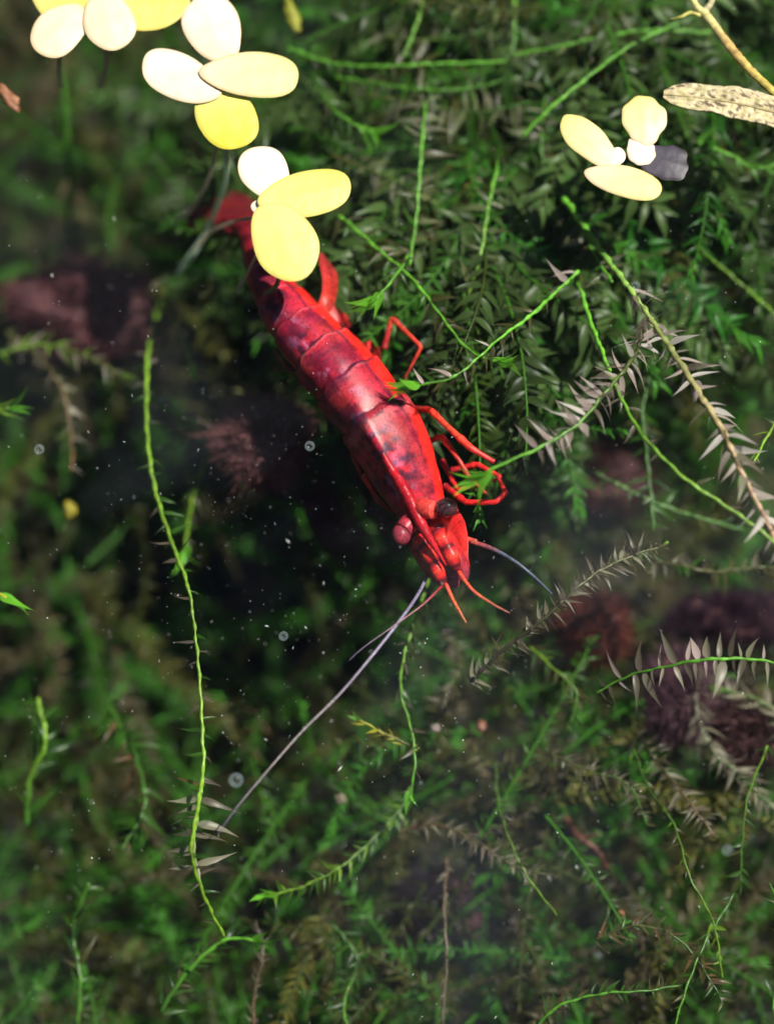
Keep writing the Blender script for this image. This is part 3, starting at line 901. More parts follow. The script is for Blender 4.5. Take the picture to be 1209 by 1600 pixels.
strand('thin broken green stem low in the middle', [(770, 1190, -1.6), (775, 1250, -1.55), (795, 1310, -1.5), (825, 1370, -1.5), (870, 1430, -1.6)], (GREEN, LIME), ((OLIVE, 1),), 22, 0.12, 50, 0.009)
strand('yellow spotted green stem low at right', [(985, 1170, -1.5), (1010, 1230, -1.45), (1050, 1290, -1.4), (1075, 1370, -1.35), (1110, 1440, -1.4), (1125, 1530, -1.5)], (GREEN, LIME), ((OLIVE, 1), (LIME, 1)), 26, 0.1, 45, 0.011)
strand('upright green stem near the right edge beside the small bubble', [(1200, 1165, -1.3), (1170, 1240, -1.35), (1162, 1310, -1.4), (1158, 1400, -1.5)], (LIME, GREEN), ((GREEN, 1), (OLIVE, 1)), 32, 0.07, 50, 0.01)
strand('green stem slanting down left in the lower right corner', [(1145, 1395, -1.5), (1100, 1470, -1.45), (1065, 1560, -1.45), (1040, 1640, -1.5)], (GREEN, BRIGHT), LUSH, 34, 0.06, 50, 0.014)
strand('level green stem along the bottom edge right of centre', [(830, 1610, -1.6), (870, 1572, -1.5), (940, 1553, -1.45), (1010, 1550, -1.45), (1070, 1540, -1.5)], (BRIGHT, GREEN), LUSH, 32, 0.05, 60, 0.014)
strand('bright green stem at the bottom right corner', [(1215, 1640, -1.2), (1208, 1560, -1.2), (1218, 1450, -1.25), (1200, 1380, -1.3)], (BRIGHT, BRIGHT), LUSH, 34, 0.06, 45, 0.014)
strand('brown leafy strand below the comb near the shrimp chin', [(690, 990, -1.7), (720, 1030, -1.65), (700, 1085, -1.6), (680, 1150, -1.6)], (OLIVE, OLIVE), COMB, 36, 0.03, 60, 0.012)
strand('olive comb strand in the middle of the lower right', [(860, 1180, -1.5), (920, 1205, -1.45), (980, 1225, -1.45), (1010, 1290, -1.5)], (OLIVE, GREEN), COMB, 36, 0.026, 60, 0.011)
strand('green leafy strand below the small red brown rock', [(830, 1010, -1.5), (865, 1045, -1.45), (900, 1085, -1.45), (880, 1150, -1.5)], (LIME, GREEN), ((GREEN, 2), (OLIVE, 1), (LIME, 0.5)), 36, 0.04, 50, 0.012)
strand('brown horizontal strand low in the middle with comb leaves', [(620, 1300, -1.7), (680, 1285, -1.65), (740, 1310, -1.6), (800, 1350, -1.6), (870, 1370, -1.6)], (BROWN, OLIVE), COMB, 34, 0.028, 60, 0.012)
strand('olive strand on the grey purple rock low in the middle', [(700, 1340, -1.8), (695, 1420, -1.75), (697, 1500, -1.75), (690, 1600, -1.8)], (BROWN, GREY), COMB, 24, 0.05, 50, 0.013)
strand('olive comb strand near the bottom edge at right', [(930, 1470, -1.5), (1000, 1450, -1.45), (1070, 1480, -1.45), (1130, 1570, -1.5)], (OLIVE, GREEN), ((OLIVE, 2), (BROWN, 1), (GREEN, 1)), 36, 0.032, 60, 0.012)

# ------------------------------------------------------------------ the shrimp
RED, FLANK = np.array((0.32, 0.013, 0.026)), np.array((0.55, 0.016, 0.012))
CRIM, INK, ORANGE = np.array((0.16, 0.007, 0.021)), np.array((0.016, 0.006, 0.02)), np.array((0.27, 0.024, 0.024))
SZ = -0.45
LIFT = 0.4
shrimp = thing('shrimp', 'red shrimp with long grey antennae swimming head down through the moss', 'shrimp', P(560, 620, SZ - 0.3))

# stations from the front of the head to the telson: pixel, height, half width, half depth
STN = [(688, 862, -1.0, .03, .035), (678, 832, -.97, .085, .08), (658, 790, -.94, .155, .145), (634, 742, -.91, .205, .21), (610, 692, -.88, .228, .25),
       (577, 640, -.87, .232, .262), (537, 587, -.88, .226, .255), (494, 539, -.91, .196, .24), (458, 496, -.96, .172, .22), (431, 456, -1.03, .15, .195),
       (414, 415, -1.12, .135, .165), (399, 380, -1.2, .1, .125), (378, 355, -1.27, .07, .085), (350, 342, -1.3, .03, .04)]
NR, NA = 330, 112
ax = []
for (x, y, z, w, h) in STN:
    ax.append((*P(x, y, z + LIFT), w, h, 0))
for i, a in enumerate(ax):
    ax[i] = (*a[:3], a[3] * (0.85 if i < 9 else 0.76), a[4] * (0.9 if i < 9 else 0.82), float(i))
axis, AXL = curve(ax, NR)
axc = axis[:, :3]
ROLL = math.radians(24)
T_ = np.gradient(axc, axis=0)
T_ /= np.linalg.norm(T_, axis=1)[:, None]
R_ = np.cross(np.array((0, 0, 1.0)), T_)          # viewer's right, looking down on it
R_ /= np.linalg.norm(R_, axis=1)[:, None]
if R_[NR // 2][0] < 0:
    R_ = -R_
U_ = np.cross(T_, R_)
U_ *= np.sign(U_[:, 2])[:, None]
UU = U_ * math.cos(ROLL) - R_ * math.sin(ROLL)
SS = R_ * math.cos(ROLL) + U_ * math.sin(ROLL)
th = np.linspace(-math.pi, math.pi, NA, endpoint=False)   # 0 = back ridge, + = viewer's right
st = axis[:, 5][:, None]
ww, hh = axis[:, 3][:, None], axis[:, 4][:, None]
TH = np.broadcast_to(th[None], (NR, NA))
EDGES = [4.75, 5.75, 6.65, 7.55, 8.45, 9.5, 10.9, 12.2]   # rear margins: carapace, then the tail's rings
lobe = 0.34 * (1 - np.cos(TH * 1.15)) / 2 - 0.1 * (1 - np.cos(TH * 2.4)) / 2
se = st - lobe + 0.16 * (NG.fbm(st * 1.1 + 5 + 0 * TH, TH * 1.8 + 31, 4) - 0.45) + 0.03 * np.sin(TH * 7)
se = se                                            # margins sweep back down the flanks
seg_t = np.zeros_like(se)
seg_i = np.zeros(se.shape, int)
lo_ = np.full(se.shape, -1.0)
for i, e in enumerate(EDGES):
    a = EDGES[i - 1] if i else 0.0
    k = (se >= a) & (se < e) if i else (se < e)
    seg_t[k] = (se[k] - a) / (e - a)
    seg_i[k] = i
seg_t[se >= EDGES[-1]] = 0.3
seg_i[se >= EDGES[-1]] = len(EDGES)
flare = np.where(seg_i == 0, 1 + 0.05 * np.clip((seg_t - 0.6) / 0.4, 0, 1), 0.94 + 0.1 * seg_t ** 0.7)
flare *= 1 - 0.05 * np.exp(-((seg_t - 1) / 0.02) ** 2)
flare += 0.012 * np.sin(TH * 9 + se * 7) * np.exp(-((np.abs(TH) - 1.5) / 0.8) ** 2) * 0.5
sx = np.sign(np.sin(TH)) * np.abs(np.sin(TH)) ** 0.9
roof = np.where(np.abs(TH) < math.pi / 2, 1 - (np.abs(TH) / (math.pi / 2)) ** 1.1, np.cos(TH))
rk = np.clip(1.35 - np.abs(st - 3.2) / 2.6, 0, 0.95) + 0.05
cy = np.cos(TH) * (1 - rk) + roof * rk
# a keeled back on the carapace, pleura hanging like skirts below
keel = 0.1 * np.exp(-(TH / 0.22) ** 2) * np.clip(1 - np.abs(st - 3.2) / 2.2, 0, 1)
cy = np.where(cy < 0, cy * 0.92, cy) + keel
V = axc[:, None] + flare[..., None] * (ww[..., None] * sx[..., None] * SS[:, None] + hh[..., None] * cy[..., None] * UU[:, None])
# colour of the shell: clear red flanks, a darker crimson back with ink patches and orange clouds, dark joints
n1 = NG.fbm(st * 2.6 + 0 * TH, TH * 1.4 + 20, 5)
n2 = NG.fbm(st * 1.5 + 40 + 0 * TH, TH * 2.6 + 5, 5)
n3 = NG.fbm(st * 6.0 + 11 + 0 * TH, TH * 5 + 50, 4)
fl = np.clip((TH - 0.95 - 0.35 * (n2 - 0.45)) / 0.16, 0, 1) * np.clip((2.9 - TH) / 0.5, 0, 1)
fl = np.maximum(fl, np.clip((-TH - 1.75) / 0.4, 0, 1) * 0.3) * np.clip((9.6 - st) / 1.2, 0, 1)
k1 = np.clip((n1 - 0.36) / 0.22, 0, 1)[..., None]
C = CRIM * (1 - k1) + RED * 1.05 * k1
ork = np.clip((n2 - 0.5) / 0.13, 0, 1)[..., None] * (1 - fl[..., None])
C = C * (1 - 0.6 * ork) + ORANGE * 0.6 * ork
ink = np.clip((n3 - 0.46) / 0.1, 0, 1) * np.clip((NG.fbm(st * 1.2 + 77 + 0 * TH, TH * 1.1 + 3, 3) - 0.34) / 0.12, 0, 1)
ink = ink * np.clip(1.25 - np.abs(TH + 0.1) / 1.1, 0, 1)
ink = (np.clip(ink, 0, 1) * (st > 2.6) * (st < 10))[..., None]
C = C * (1 - 0.85 * ink) + INK * 0.85 * ink
C = C * (1 - fl[..., None]) + FLANK * fl[..., None] * (0.8 + 0.4 * n1[..., None])
# violet highlights along the back ridge, painted into the shell colour
vio = np.clip((NG.fbm(st * 4 + 3 + 0 * TH, TH * 4 + 90, 4) - 0.5) / 0.1, 0, 1) * np.exp(-((TH + 0.05) / 0.35) ** 2) * (st > 2) * (st < 8.5)
C = C * (1 - 0.5 * vio[..., None]) + np.array((0.34, 0.16, 0.3)) * 0.5 * vio[..., None]
edge = (np.exp(-((seg_t - 0.985) / 0.035) ** 2) + np.exp(-((seg_t - 0.0) / 0.03) ** 2) * (seg_i > 0))
edge = np.clip(edge * (0.35 + 1.1 * (n3 > 0.46)), 0, 0.85)[..., None]
C = C * (1 - edge) + INK * edge
band = np.clip((NG.fbm(st * 5.5 + 61 + 0 * TH, TH * 1.2 + 13, 4) - 0.47) / 0.07, 0, 1) * np.clip(1.2 - np.abs(TH + 0.1) / 1.0, 0, 1) * (st > 4.6) * (st < 9.4) * (1 - fl)
C = C * (1 - 0.5 * band[..., None]) + INK * 1.5 * 0.5 * band[..., None]
pale = np.exp(-((seg_t - 0.93) / 0.03) ** 2) * (seg_i < 7) * np.clip((n1 - 0.35) / 0.15, 0, 1)
C = C * (1 - 0.45 * pale[..., None]) + np.array((0.45, 0.1, 0.12)) * 0.45 * pale[..., None]
line = np.exp(-((TH - 0.95 - 0.35 * (n2 - 0.45)) / 0.05) ** 2) * (n1 > 0.38) * (st > 3) * (st < 8.6)
C = C * (1 - 0.75 * line[..., None]) + INK * 0.75 * line[..., None]
C = C * (1 - 0.62 * np.clip((st - 9.4) / 1.2, 0, 1))[..., None]        # shade of the duckweed over the tail end, darkened into the shell colour
vv = V.reshape(-1, 3)
ff = [(i * NA + j, i * NA + (j + 1) % NA, (i + 1) * NA + (j + 1) % NA, (i + 1) * NA + j) for i in range(NR - 1) for j in range(NA)]
ff += [tuple(range(NA))[::-1], tuple((NR - 1) * NA + j for j in range(NA))]
cc = C.reshape(-1, 3)
# the rostrum: a toothed blade running forward from the back ridge, part of the same shell
ridge = [V[int(np.argmin(np.abs(axis[:, 5] - q))), NA // 2] - 0.014 * UU[int(np.argmin(np.abs(axis[:, 5] - q)))] for q in (3.9, 3.2, 2.5)]
rp = [tuple(q) for q in ridge] + [tuple(P(662, 826, -.80 + LIFT)), tuple(P(697, 884, -.88 + LIFT))]
rc, _ = curve(rp, 60)
rt = np.linspace(0, 1, 60)
rr = np.interp(rt, [0, .2, .45, .7, 1], [.006, .026, .034, .026, .003]) * (1 + 0.1 * (np.sin(rt * 70) > 0.5))
rv, rf = tube(rc, rr, 10, len(vv), flat=1.25)
rcol = np.vstack([np.repeat(np.outer(np.interp(rt, [0, .3, 1], [.7, .9, 1.2]), (0.3, 0.008, 0.016)), 10, 0), np.tile((0.3, 0.01, 0.018), (2, 1))])
vv = np.vstack([vv, rv])
cc = np.vstack([cc, rcol])
ff += rf
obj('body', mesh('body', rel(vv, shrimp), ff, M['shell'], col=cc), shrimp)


def limb(name, pts, radii, colours, mat='limb', sides=8, flat=1.0, parent=None, n=60, smooth_curve=True, joints=0, thin=1.0):
    p3 = [tuple(P(q[0], q[1], q[2] + LIFT)) for q in pts]
    if smooth_curve:
        c, L = curve(p3, n)
    else:                                                   # straight segments, rounded a little at the joints
        q = np.array(p3)
        d = np.concatenate([[0], np.cumsum(np.linalg.norm(np.diff(q, axis=0), axis=1))])
        s = np.linspace(0, d[-1], n)
        c = np.stack([np.interp(s, d, q[:, k]) for k in range(3)], 1)
        for _ in range(2):
            c[1:-1] = 0.25 * c[:-2] + 0.5 * c[1:-1] + 0.25 * c[2:]
    t = np.linspace(0, 1, n)
    r = np.interp(t, np.linspace(0, 1, len(radii)), radii) * thin
    if joints:
        r = r * (1 + 0.22 * np.clip(np.cos(t * joints * 2 * math.pi) * 4 - 3, 0, 1))
    v, f = tube(rel(c, shrimp), r, sides, flat=flat)
    col = np.stack([np.interp(t, np.linspace(0, 1, len(colours)), [q[k] for q in colours]) for k in range(3)], 1) * rng.uniform(0.8, 1.2, (n, 1))
    col = np.vstack([np.repeat(col, sides, 0), col[:1], col[-1:]])
    return obj(name, mesh(name, v, f, M[mat], col=col), parent or shrimp)


def blade(name, pts, widths, colours, thick=0.012, mat='fin', n=36, m=9, tiltv=(0, 0, 1), cup=0.15):
    """a flat rounded plate along pts"""
    c, L = curve([tuple(P(q[0], q[1], q[2] + LIFT)) for q in pts], n)
    T, S, U = frames(c, tiltv)
    t = np.linspace(0, 1, n)
    w = np.interp(t, np.linspace(0, 1, len(widths)), widths)
    u = np.linspace(-1, 1, m)
    top = c[:, None] + (w[:, None, None] * u[None, :, None]) * S[:, None] + ((thick * (1 - u ** 2))[None, :, None] + (cup * w[:, None] * u[None] ** 2)[..., None]) * U[:, None]
    bot = top - ((thick * 2 * (1 - u ** 2))[None, :, None]) * U[:, None]
    v = np.vstack([top.reshape(-1, 3), bot.reshape(-1, 3)])
    f = []
    k = n * m
    for i in range(n - 1):
        for j in range(m - 1):
            a, b, cc_, d = i * m + j, i * m + j + 1, (i + 1) * m + j + 1, (i + 1) * m + j
            f += [(a, b, cc_, d), (k + d, k + cc_, k + b, k + a)]
        f += [(i * m, (i + 1) * m, k + (i + 1) * m, k + i * m), ((i + 1) * m + m - 1, i * m + m - 1, k + i * m + m - 1, k + (i + 1) * m + m - 1)]
    col = np.stack([np.interp(t, np.linspace(0, 1, len(colours)), [q[i] for q in colours]) for i in range(3)], 1)
    rib = (0.85 + 0.3 * (np.sin(u * 22) > 0))[None, :, None]
    col = np.tile((col[:, None] * rib).reshape(-1, 3), (2, 1)) * rng.uniform(0.85, 1.15, (2 * n * m, 1))
    return obj(name, mesh(name, rel(v, shrimp), f, M[mat], col=col), shrimp)


def ball(name, px, py, z, r, col, mat, parent=None, sq=(1, 1, 1), ang=0):
    n, m = 18, 26
    a = np.linspace(0.001, math.pi - 0.001, n)
    b = np.linspace(0, 2 * math.pi, m, endpoint=False)
    A, B = np.meshgrid(a, b, indexing='ij')
    v = np.stack([np.sin(A) * np.cos(B) * sq[0], np.sin(A) * np.sin(B) * sq[1], np.cos(A) * sq[2]], -1).reshape(-1, 3) * r
    ca, sa = math.cos(ang), math.sin(ang)
    v = np.stack([v[:, 0] * ca - v[:, 1] * sa, v[:, 0] * sa + v[:, 1] * ca, v[:, 2]], 1)
    f = [(i * m + j, (i + 1) * m + j, (i + 1) * m + (j + 1) % m, i * m + (j + 1) % m) for i in range(n - 1) for j in range(m)]
    base = parent or shrimp
    v = v + np.array(P(px, py, z + LIFT)) - np.array(shrimp.location)
    return obj(name, mesh(name, v, f, M[mat], col=np.tile(col, (len(v), 1))), base)


R1, R2, O1 = (0.45, 0.014, 0.014), (0.2, 0.008, 0.014), (0.5, 0.035, 0.02)
DR = (0.05, 0.004, 0.01)
# eyes on stalks
es = limb('eyestalk', [(648, 786, -.86), (662, 794, -.78), (678, 797, -.75)], (.04, .056, .05), (R2, (.35, .02, .02), (.5, .05, .04)), n=24)
ball('eye', 697, 793, -.75, .054, (0.045, 0.016, 0.02), 'eye', es, (1.1, .95, .95))
es = limb('eyestalk', [(652, 802, -.9), (640, 816, -.86), (630, 828, -.85)], (.05, .054, .052), ((0.26, .014, .02), (0.3, .02, .03), (0.24, .025, .04)), n=24)
ball('eye', 627, 835, -.86, .053, (0.17, 0.022, 0.035), 'limb', es, (.95, 1.1, .95))
# antennal scales, antennule stalks
blade('antennal_scale', [(644, 822, -1.0), (660, 860, -1.02), (678, 896, -1.05), (690, 916, -1.08)], (.05, .06, .05, .01), (R2, R1, R1, R2), 0.018)
blade('antennal_scale', [(700, 792, -.95), (714, 830, -.95), (723, 866, -.97), (733, 886, -.98)], (.04, .058, .045, .004), (R1, R1, (.5, .02, .015), R1), 0.018, tiltv=(-.4, 0, 1))
SEGC = (R1, R1, R1, DR, R1, O1, R1, DR, R1, O1, R1, DR, R2)
limb('antennule', [(652, 838, -.94), (668, 862, -.93), (682, 888, -.95), (692, 912, -.99)], (.03, .046, .048, .04, .043, .045, .04, .034, .038, .04, .034, .03, .02), SEGC, n=70)
limb('antennule', [(674, 812, -.9), (691, 842, -.89), (704, 866, -.9), (714, 890, -.93)], (.03, .05, .055, .044, .048, .05, .044, .038, .042, .044, .038, .03, .02), SEGC, n=70)
limb('antennule', [(684, 822, -.95), (706, 858, -.95), (722, 888, -.97), (722, 905, -1.0)], (.04, .05, .045, .03), (R2, R1, R2, (.2, .03, .05)), n=40)
limb('mouthpart', [(690, 870, -1.08), (705, 900, -1.1), (712, 918, -1.12)], (.06, .055, .02), (R2, (.25, .02, .04), (.2, .04, .06)), flat=.6)
# flagella
VIO = (0.12, 0.1, 0.16)
limb('antennule_flagellum', [(696, 912, -.98), (708, 938, -.97), (728, 973, -.95)], (.011, .009, .004), (O1, (.55, .1, .04), (.3, .1, .06)), 'antenna', n=40)
limb('antennule_flagellum', [(716, 893, -.92), (738, 922, -.88), (768, 943, -.85), (796, 958, -.85)], (.012, .009, .007, .003), (O1, (.4, .08, .04), (.25, .1, .06)), 'antenna', n=50)
limb('antennule_flagellum', [(690, 916, -.99), (660, 945, -.95), (615, 978, -.92), (570, 1010, -.9), (545, 1032, -.9)], (.008, .005, .003, .0015), (R2, (.16, .1, .11), VIO), 'antenna', n=60)
limb('antenna', [(671, 890, -1.08), (655, 925, -1.0), (630, 962, -.95), (585, 1020, -.92), (530, 1085, -.92), (470, 1145, -.94), (415, 1208, -.97), (370, 1262, -1.0), (340, 1304, -1.03)],
     (.009, .009, .008, .0065, .005, .004, .002), (VIO, (.17, .14, .22), (.2, .17, .2), (.24, .2, .2), VIO), 'antenna', n=140)
limb('antenna', [(735, 846, -1.0), (770, 858, -.98), (805, 878, -.98), (835, 902, -1.0), (862, 928, -1.05)], (.014, .012, .01, .008, .004), ((.35, .05, .04), (.05, .055, .08), (.06, .07, .11), (.05, .06, .08)), 'antenna', n=70)
limb('antenna_base', [(708, 832, -1.02), (726, 842, -1.02), (744, 846, -1.0)], (.026, .02, .012), (R1, R1, (.3, .08, .05)), n=24)

# walking legs: the viewer's right side
limb('leg', [(600, 545, -1.0), (612, 496, -.95), (658, 542, -.9), (632, 592, -.98)], (0.0187, 0.0156, 0.0133, 0.0062), (R2, (.32, .035, .018), (.36, .035, .02), (.2, .02, .015)), smooth_curve=False, thin=0.85, joints=3)
limb('leg', [(648, 640, -1.05), (672, 640, -.9), (694, 662, -.86), (735, 700, -.84), (772, 722, -.86)], (0.0234, 0.0203, 0.0187, 0.0234, 0.0125), (R2, O1, (.4, .04, .02), O1, (.38, .02, .03)), smooth_curve=False, thin=0.85, joints=3)
limb('leg', [(668, 690, -1.05), (690, 682, -.95), (715, 715, -.93), (732, 745, -.95), (760, 772, -1.0)], (0.0203, 0.0187, 0.0156, 0.0140, 0.0078), (R2, O1, (.3, .03, .02), (.22, .02, .015)), smooth_curve=False, thin=0.85, joints=3)
limb('leg', [(695, 760, -1.05), (728, 785, -.95), (774, 785, -.9), (790, 770, -.9), (776, 742, -.95)], (0.0234, 0.0203, 0.0172, 0.0156, 0.0094), (R2, R1, R1, R1, (.3, .02, .02)), smooth_curve=False, thin=0.85, joints=4)
limb('leg', [(705, 735, -1.1), (745, 725, -1.05), (782, 745, -1.0), (770, 752, -1.05)], (0.0187, 0.0172, 0.0140, 0.0078), (R2, R1, R1, R2), smooth_curve=False, thin=0.85, joints=3)
limb('leg', [(690, 720, -1.1), (715, 765, -1.02), (740, 760, -1.0)], (0.0187, 0.0156, 0.0094), (R2, R1, R2), smooth_curve=False, thin=0.85, joints=2)
# the far side: only slips of orange show past the body
limb('leg', [(590, 735, -1.1), (568, 744, -1.12), (590, 782, -1.14), (612, 800, -1.15)], (0.0172, 0.0140, 0.0125, 0.0078), (R2, O1, (.32, .035, .02), R2), smooth_curve=False, thin=0.85, joints=3)
limb('leg', [(570, 700, -1.1), (550, 708, -1.12), (566, 750, -1.14)], (0.0172, 0.0125, 0.0062), (R2, (.3, .05, .02), R2), smooth_curve=False, thin=0.85, joints=2)
limb('leg', [(505, 596, -1.1), (482, 610, -1.12), (440, 566, -1.15), (428, 548, -1.2)], (0.0156, 0.0109, 0.0094, 0.0062), (R2, (.25, .05, .02), (.15, .06, .03)), smooth_curve=False, thin=0.85, joints=2)
# swimmerets: a broad curled flap by the tail, smaller ones under the rings
blade('swimmeret', [(470, 488, -1.02), (498, 488, -.96), (512, 466, -.95), (514, 430, -1.0), (500, 398, -1.05)], (.02, .04, .045, .05, .02), ((.4, .03, .015), (.42, .03, .02), (.35, .02, .015), (.3, .02, .02), (.2, .02, .02)), .016, tiltv=(.6, .3, 1))
blade('swimmeret', [(500, 490, -1.12), (530, 492, -1.15), (545, 510, -1.2)], (.04, .06, .02), (R2, R1, R2), .012, tiltv=(.7, 0, 1))
blade('swimmeret', [(550, 548, -1.15), (580, 550, -1.18), (592, 568, -1.25)], (.04, .06, .02), (R2, R1, R2), .012, tiltv=(.7, 0, 1))
# tail fan
DK = (.12, .01, .014)
blade('telson', [(392, 368, -1.2), (362, 346, -1.3), (335, 338, -1.4), (305, 338, -1.5)], (.06, .06, .045, .01), (DK, DK, (.15, .012, .015), DK), .02)
blade('uropod', [(388, 362, -1.22), (358, 334, -1.35), (325, 325, -1.45), (292, 328, -1.55)], (.04, .065, .065, .03), (DK, DK, (.18, .014, .016), DK), .012)
blade('uropod', [(390, 372, -1.25), (358, 356, -1.38), (325, 350, -1.5), (292, 346, -1.6)], (.04, .06, .06, .03), (DK, DK, DK, DK), .012)
blade('uropod', [(398, 362, -1.24), (384, 322, -1.34), (360, 304, -1.45)], (.04, .06, .03), (DK, DK, DK), .012)

# ------------------------------------------------------------------ floating plants
CREAM, YEL, PALEY, WHITE = (0.58, 0.5, 0.34), (0.46, 0.46, 0.04), (0.55, 0.53, 0.17), (0.64, 0.6, 0.48)


def frond_mesh(a, b, ang, colour, colour2=None, narrow=0.18, seed=0, cut=0.0):
    """an egg-shaped lentil of tissue, thick in the middle; ang = direction of the broad end in the picture (degrees, y down)"""
    n, m = 15, 56
    r = np.random.default_rng(seed)
    v, col = [], []
    ca, sa = math.cos(math.radians(-ang)), math.sin(math.radians(-ang))
    c1, c2 = np.array(colour), np.array(colour2 or colour)
    ph = r.uniform(0, 6, 4)
    for side in (1, -1):
        for i in range(n):
            u = i / (n - 1)
            for j in range(m):
                t = 2 * math.pi * j / m
                wob = 1 + 0.02 * math.sin(3 * t + ph[0]) + 0.015 * math.sin(5 * t + ph[1]) + cut * 0.05 * (math.sin(4 * t + ph[2]) + 0.7 * math.sin(9 * t + ph[3]))
                x = a * u * math.cos(t) * wob
                y = b * u * math.sin(t) * wob * (1 + narrow * math.cos(t) * u)
                th_ = 0.011 * math.sqrt(max(0, 1 - u ** 2.6)) * (1.15 if side > 0 else 0.8)
                vein = 0.0016 * math.cos(y / b * 8) * (1 - u) * (side > 0)
                dome = 0.007 * (1 - u * u) + 0.006 * u ** 6
                v.append((x * ca - y * sa, x * sa + y * ca, dome + side * th_ + vein))
                k = min(1, max(0, 0.5 + 0.5 * x / a))
                col.append((c1 * (1 - k) + c2 * k) * (1 - 0.35 * max(0, (u - 0.9) / 0.1) * np.array((0.6, 1.0, 1.4))).clip(0, 1))
    f = []
    for s in (0, 1):
        o = s * n * m
        for i in range(n - 1):
            for j in range(m):
                q = (o + i * m + j, o + (i + 1) * m + j, o + (i + 1) * m + (j + 1) % m, o + i * m + (j + 1) % m)
                f.append(q if s == 0 else q[::-1])
    o = n * m
    for j in range(m):
        f.append(((n - 1) * m + j, o + (n - 1) * m + j, o + (n - 1) * m + (j + 1) % m, (n - 1) * m + (j + 1) % m))
    return np.array(v), f, np.array(col)


def duckweed(label, fronds, roots=(), cat='duckweed', name='duckweed'):
    cx, cy_ = np.mean([q[0] for q in fronds]), np.mean([q[1] for q in fronds])
    root = thing(name, label, cat, P(cx, cy_, 0), 'floating duckweed')
    for i, q in enumerate(fronds):
        px, py, a, b, ang, c1, c2 = q[:7]
        cut = q[7] if len(q) > 7 else 0
        v, f, col = frond_mesh(a / PXCM, b / PXCM, ang, c1, c2, seed=int(px + 3 * py), cut=cut)
        z = 0.014 + 0.012 * i
        o = obj('frond', mesh('frond', v, f, M['frond'], col=col), root, P(px, py, z) - root.location)
        o.rotation_euler = (rng.normal(0, 0.025), rng.normal(0, 0.025), 0)
    for pts, r, colour in roots:
        c, L = curve([tuple(P(*p)) for p in pts], 40)
        rr = np.interp(np.linspace(0, 1, 40), [0, .8, .9, 1], [r, r, r * 1.5, r * 0.6])
        v, f = tube(rel(c, root), rr, 7)
        obj('root', mesh('root', v, f, M['root'], col=np.tile(colour, (len(v), 1))), root)
    return root


RT, RT2 = (0.45, 0.5, 0.3), (0.55, 0.5, 0.38)
duckweed('cream and yellow duckweed cut off by the top left edge', [(112, 0, 64, 48, 10, PALEY, YEL), (222, 8, 74, 45, -8, PALEY, YEL), (95, 46, 53, 38, 130, CREAM, CREAM), (170, 32, 52, 40, 70, CREAM, CREAM)],
         [([(95, 70, -.02), (93, 110, -.35), (96, 138, -.6)], .012, RT), ([(165, 60, -.02), (166, 105, -.35), (155, 140, -.7)], .014, RT2)])
duckweed('four lobed pale duckweed with one vivid yellow frond', [(352, 180, 62, 46, 62, PALEY, (0.46, 0.46, 0.008)), (334, 46, 62, 44, -112, CREAM, WHITE), (284, 122, 68, 38, 208, CREAM, WHITE), (391, 117, 78, 38, 2, CREAM, PALEY)],
         [([(340, 190, -.02), (332, 262, -.5), (305, 318, -.85), (270, 350, -1.0)], .01, RT2),
          ([(350, 200, -.02), (353, 280, -.5), (325, 355, -.95), (300, 398, -1.1), (276, 430, -1.2)], 0.014, (0.45, 0.6, 0.44))])
duckweed('three lobed yellow duckweed floating over the shrimp tail', [(408, 324, 16, 14, 0, WHITE, WHITE), (415, 272, 49, 37, 240, WHITE, WHITE), (476, 304, 74, 38, -14, PALEY, (0.5, 0.49, 0.07)), (443, 375, 70, 49, 66, PALEY, (0.52, 0.51, 0.12))],
         [([(400, 400, -.02), (385, 430, -.4), (370, 457, -.65)], .009, RT2), ([(440, 420, -.02), (432, 445, -.3), (412, 464, -.5)], .013, (0.3, 0.3, 0.12)),
          ([(400, 340, -.02), (370, 345, -.5), (330, 362, -.85), (300, 395, -1.0)], .009, RT2)])
duckweed('pale duckweed of two long narrow fronds at upper right', [(962, 244, 15, 14, 0, WHITE, WHITE), (923, 225, 62, 27, 226, CREAM, PALEY, .3), (973, 284, 62, 26, 16, CREAM, PALEY)])
duckweed('cream duckweed with a dying dark purple frond', [(1036, 254, 40, 30, 12, (0.07, 0.06, 0.08), (0.016, 0.014, 0.022), 1.0), (1000, 236, 25, 22, 60, WHITE, WHITE, .6), (1006, 190, 42, 34, -95, CREAM, PALEY, .7)])

# tan floating leaf and the yellow stem at the top right corner
root = thing('fallen_leaf', 'narrow tan speckled leaf floating at the right edge', 'leaf', P(1130, 165, 0.01))
n, m = 80, 21
c, L = curve([tuple(P(*q)) for q in [(1036, 148, .02), (1080, 152, .03), (1140, 160, .03), (1210, 176, .03), (1290, 200, .03)]], n)
T, S, U = frames(c)
t = np.linspace(0, 1, n)
w = np.interp(t, [0, .05, .15, .4, .7, 1], [.02, .05, .072, .085, .085, .03]) * (0.8 + 0.5 * NG.fbm(t * 9 + 2, 0 * t + 5, 4))
u = np.linspace(-1, 1, m)
top = c[:, None] + (w[:, None] * u[None])[..., None] * S[:, None] + (0.03 * np.abs(u)[None] * w[:, None] * 4 + 0.012 * NG.fbm(t[:, None] * 6, u[None] * 2))[..., None] * U[:, None]
bot = top - 0.012 * U[:, None]
nz = NG.fbm(t[:, None] * 34 + 5, u[None] * 6 + 12, 4)
spot = np.clip((nz - 0.56) / 0.05, 0, 1)[..., None]
spot = np.maximum(spot, np.clip(1.2 - (((t[:, None] - .36) / .025) ** 2 + ((u[None] + .3) / .5) ** 2), 0, 1)[..., None])
col = np.array((0.42, 0.35, 0.21)) * (1 - spot) + np.array((0.09, 0.065, 0.035)) * spot
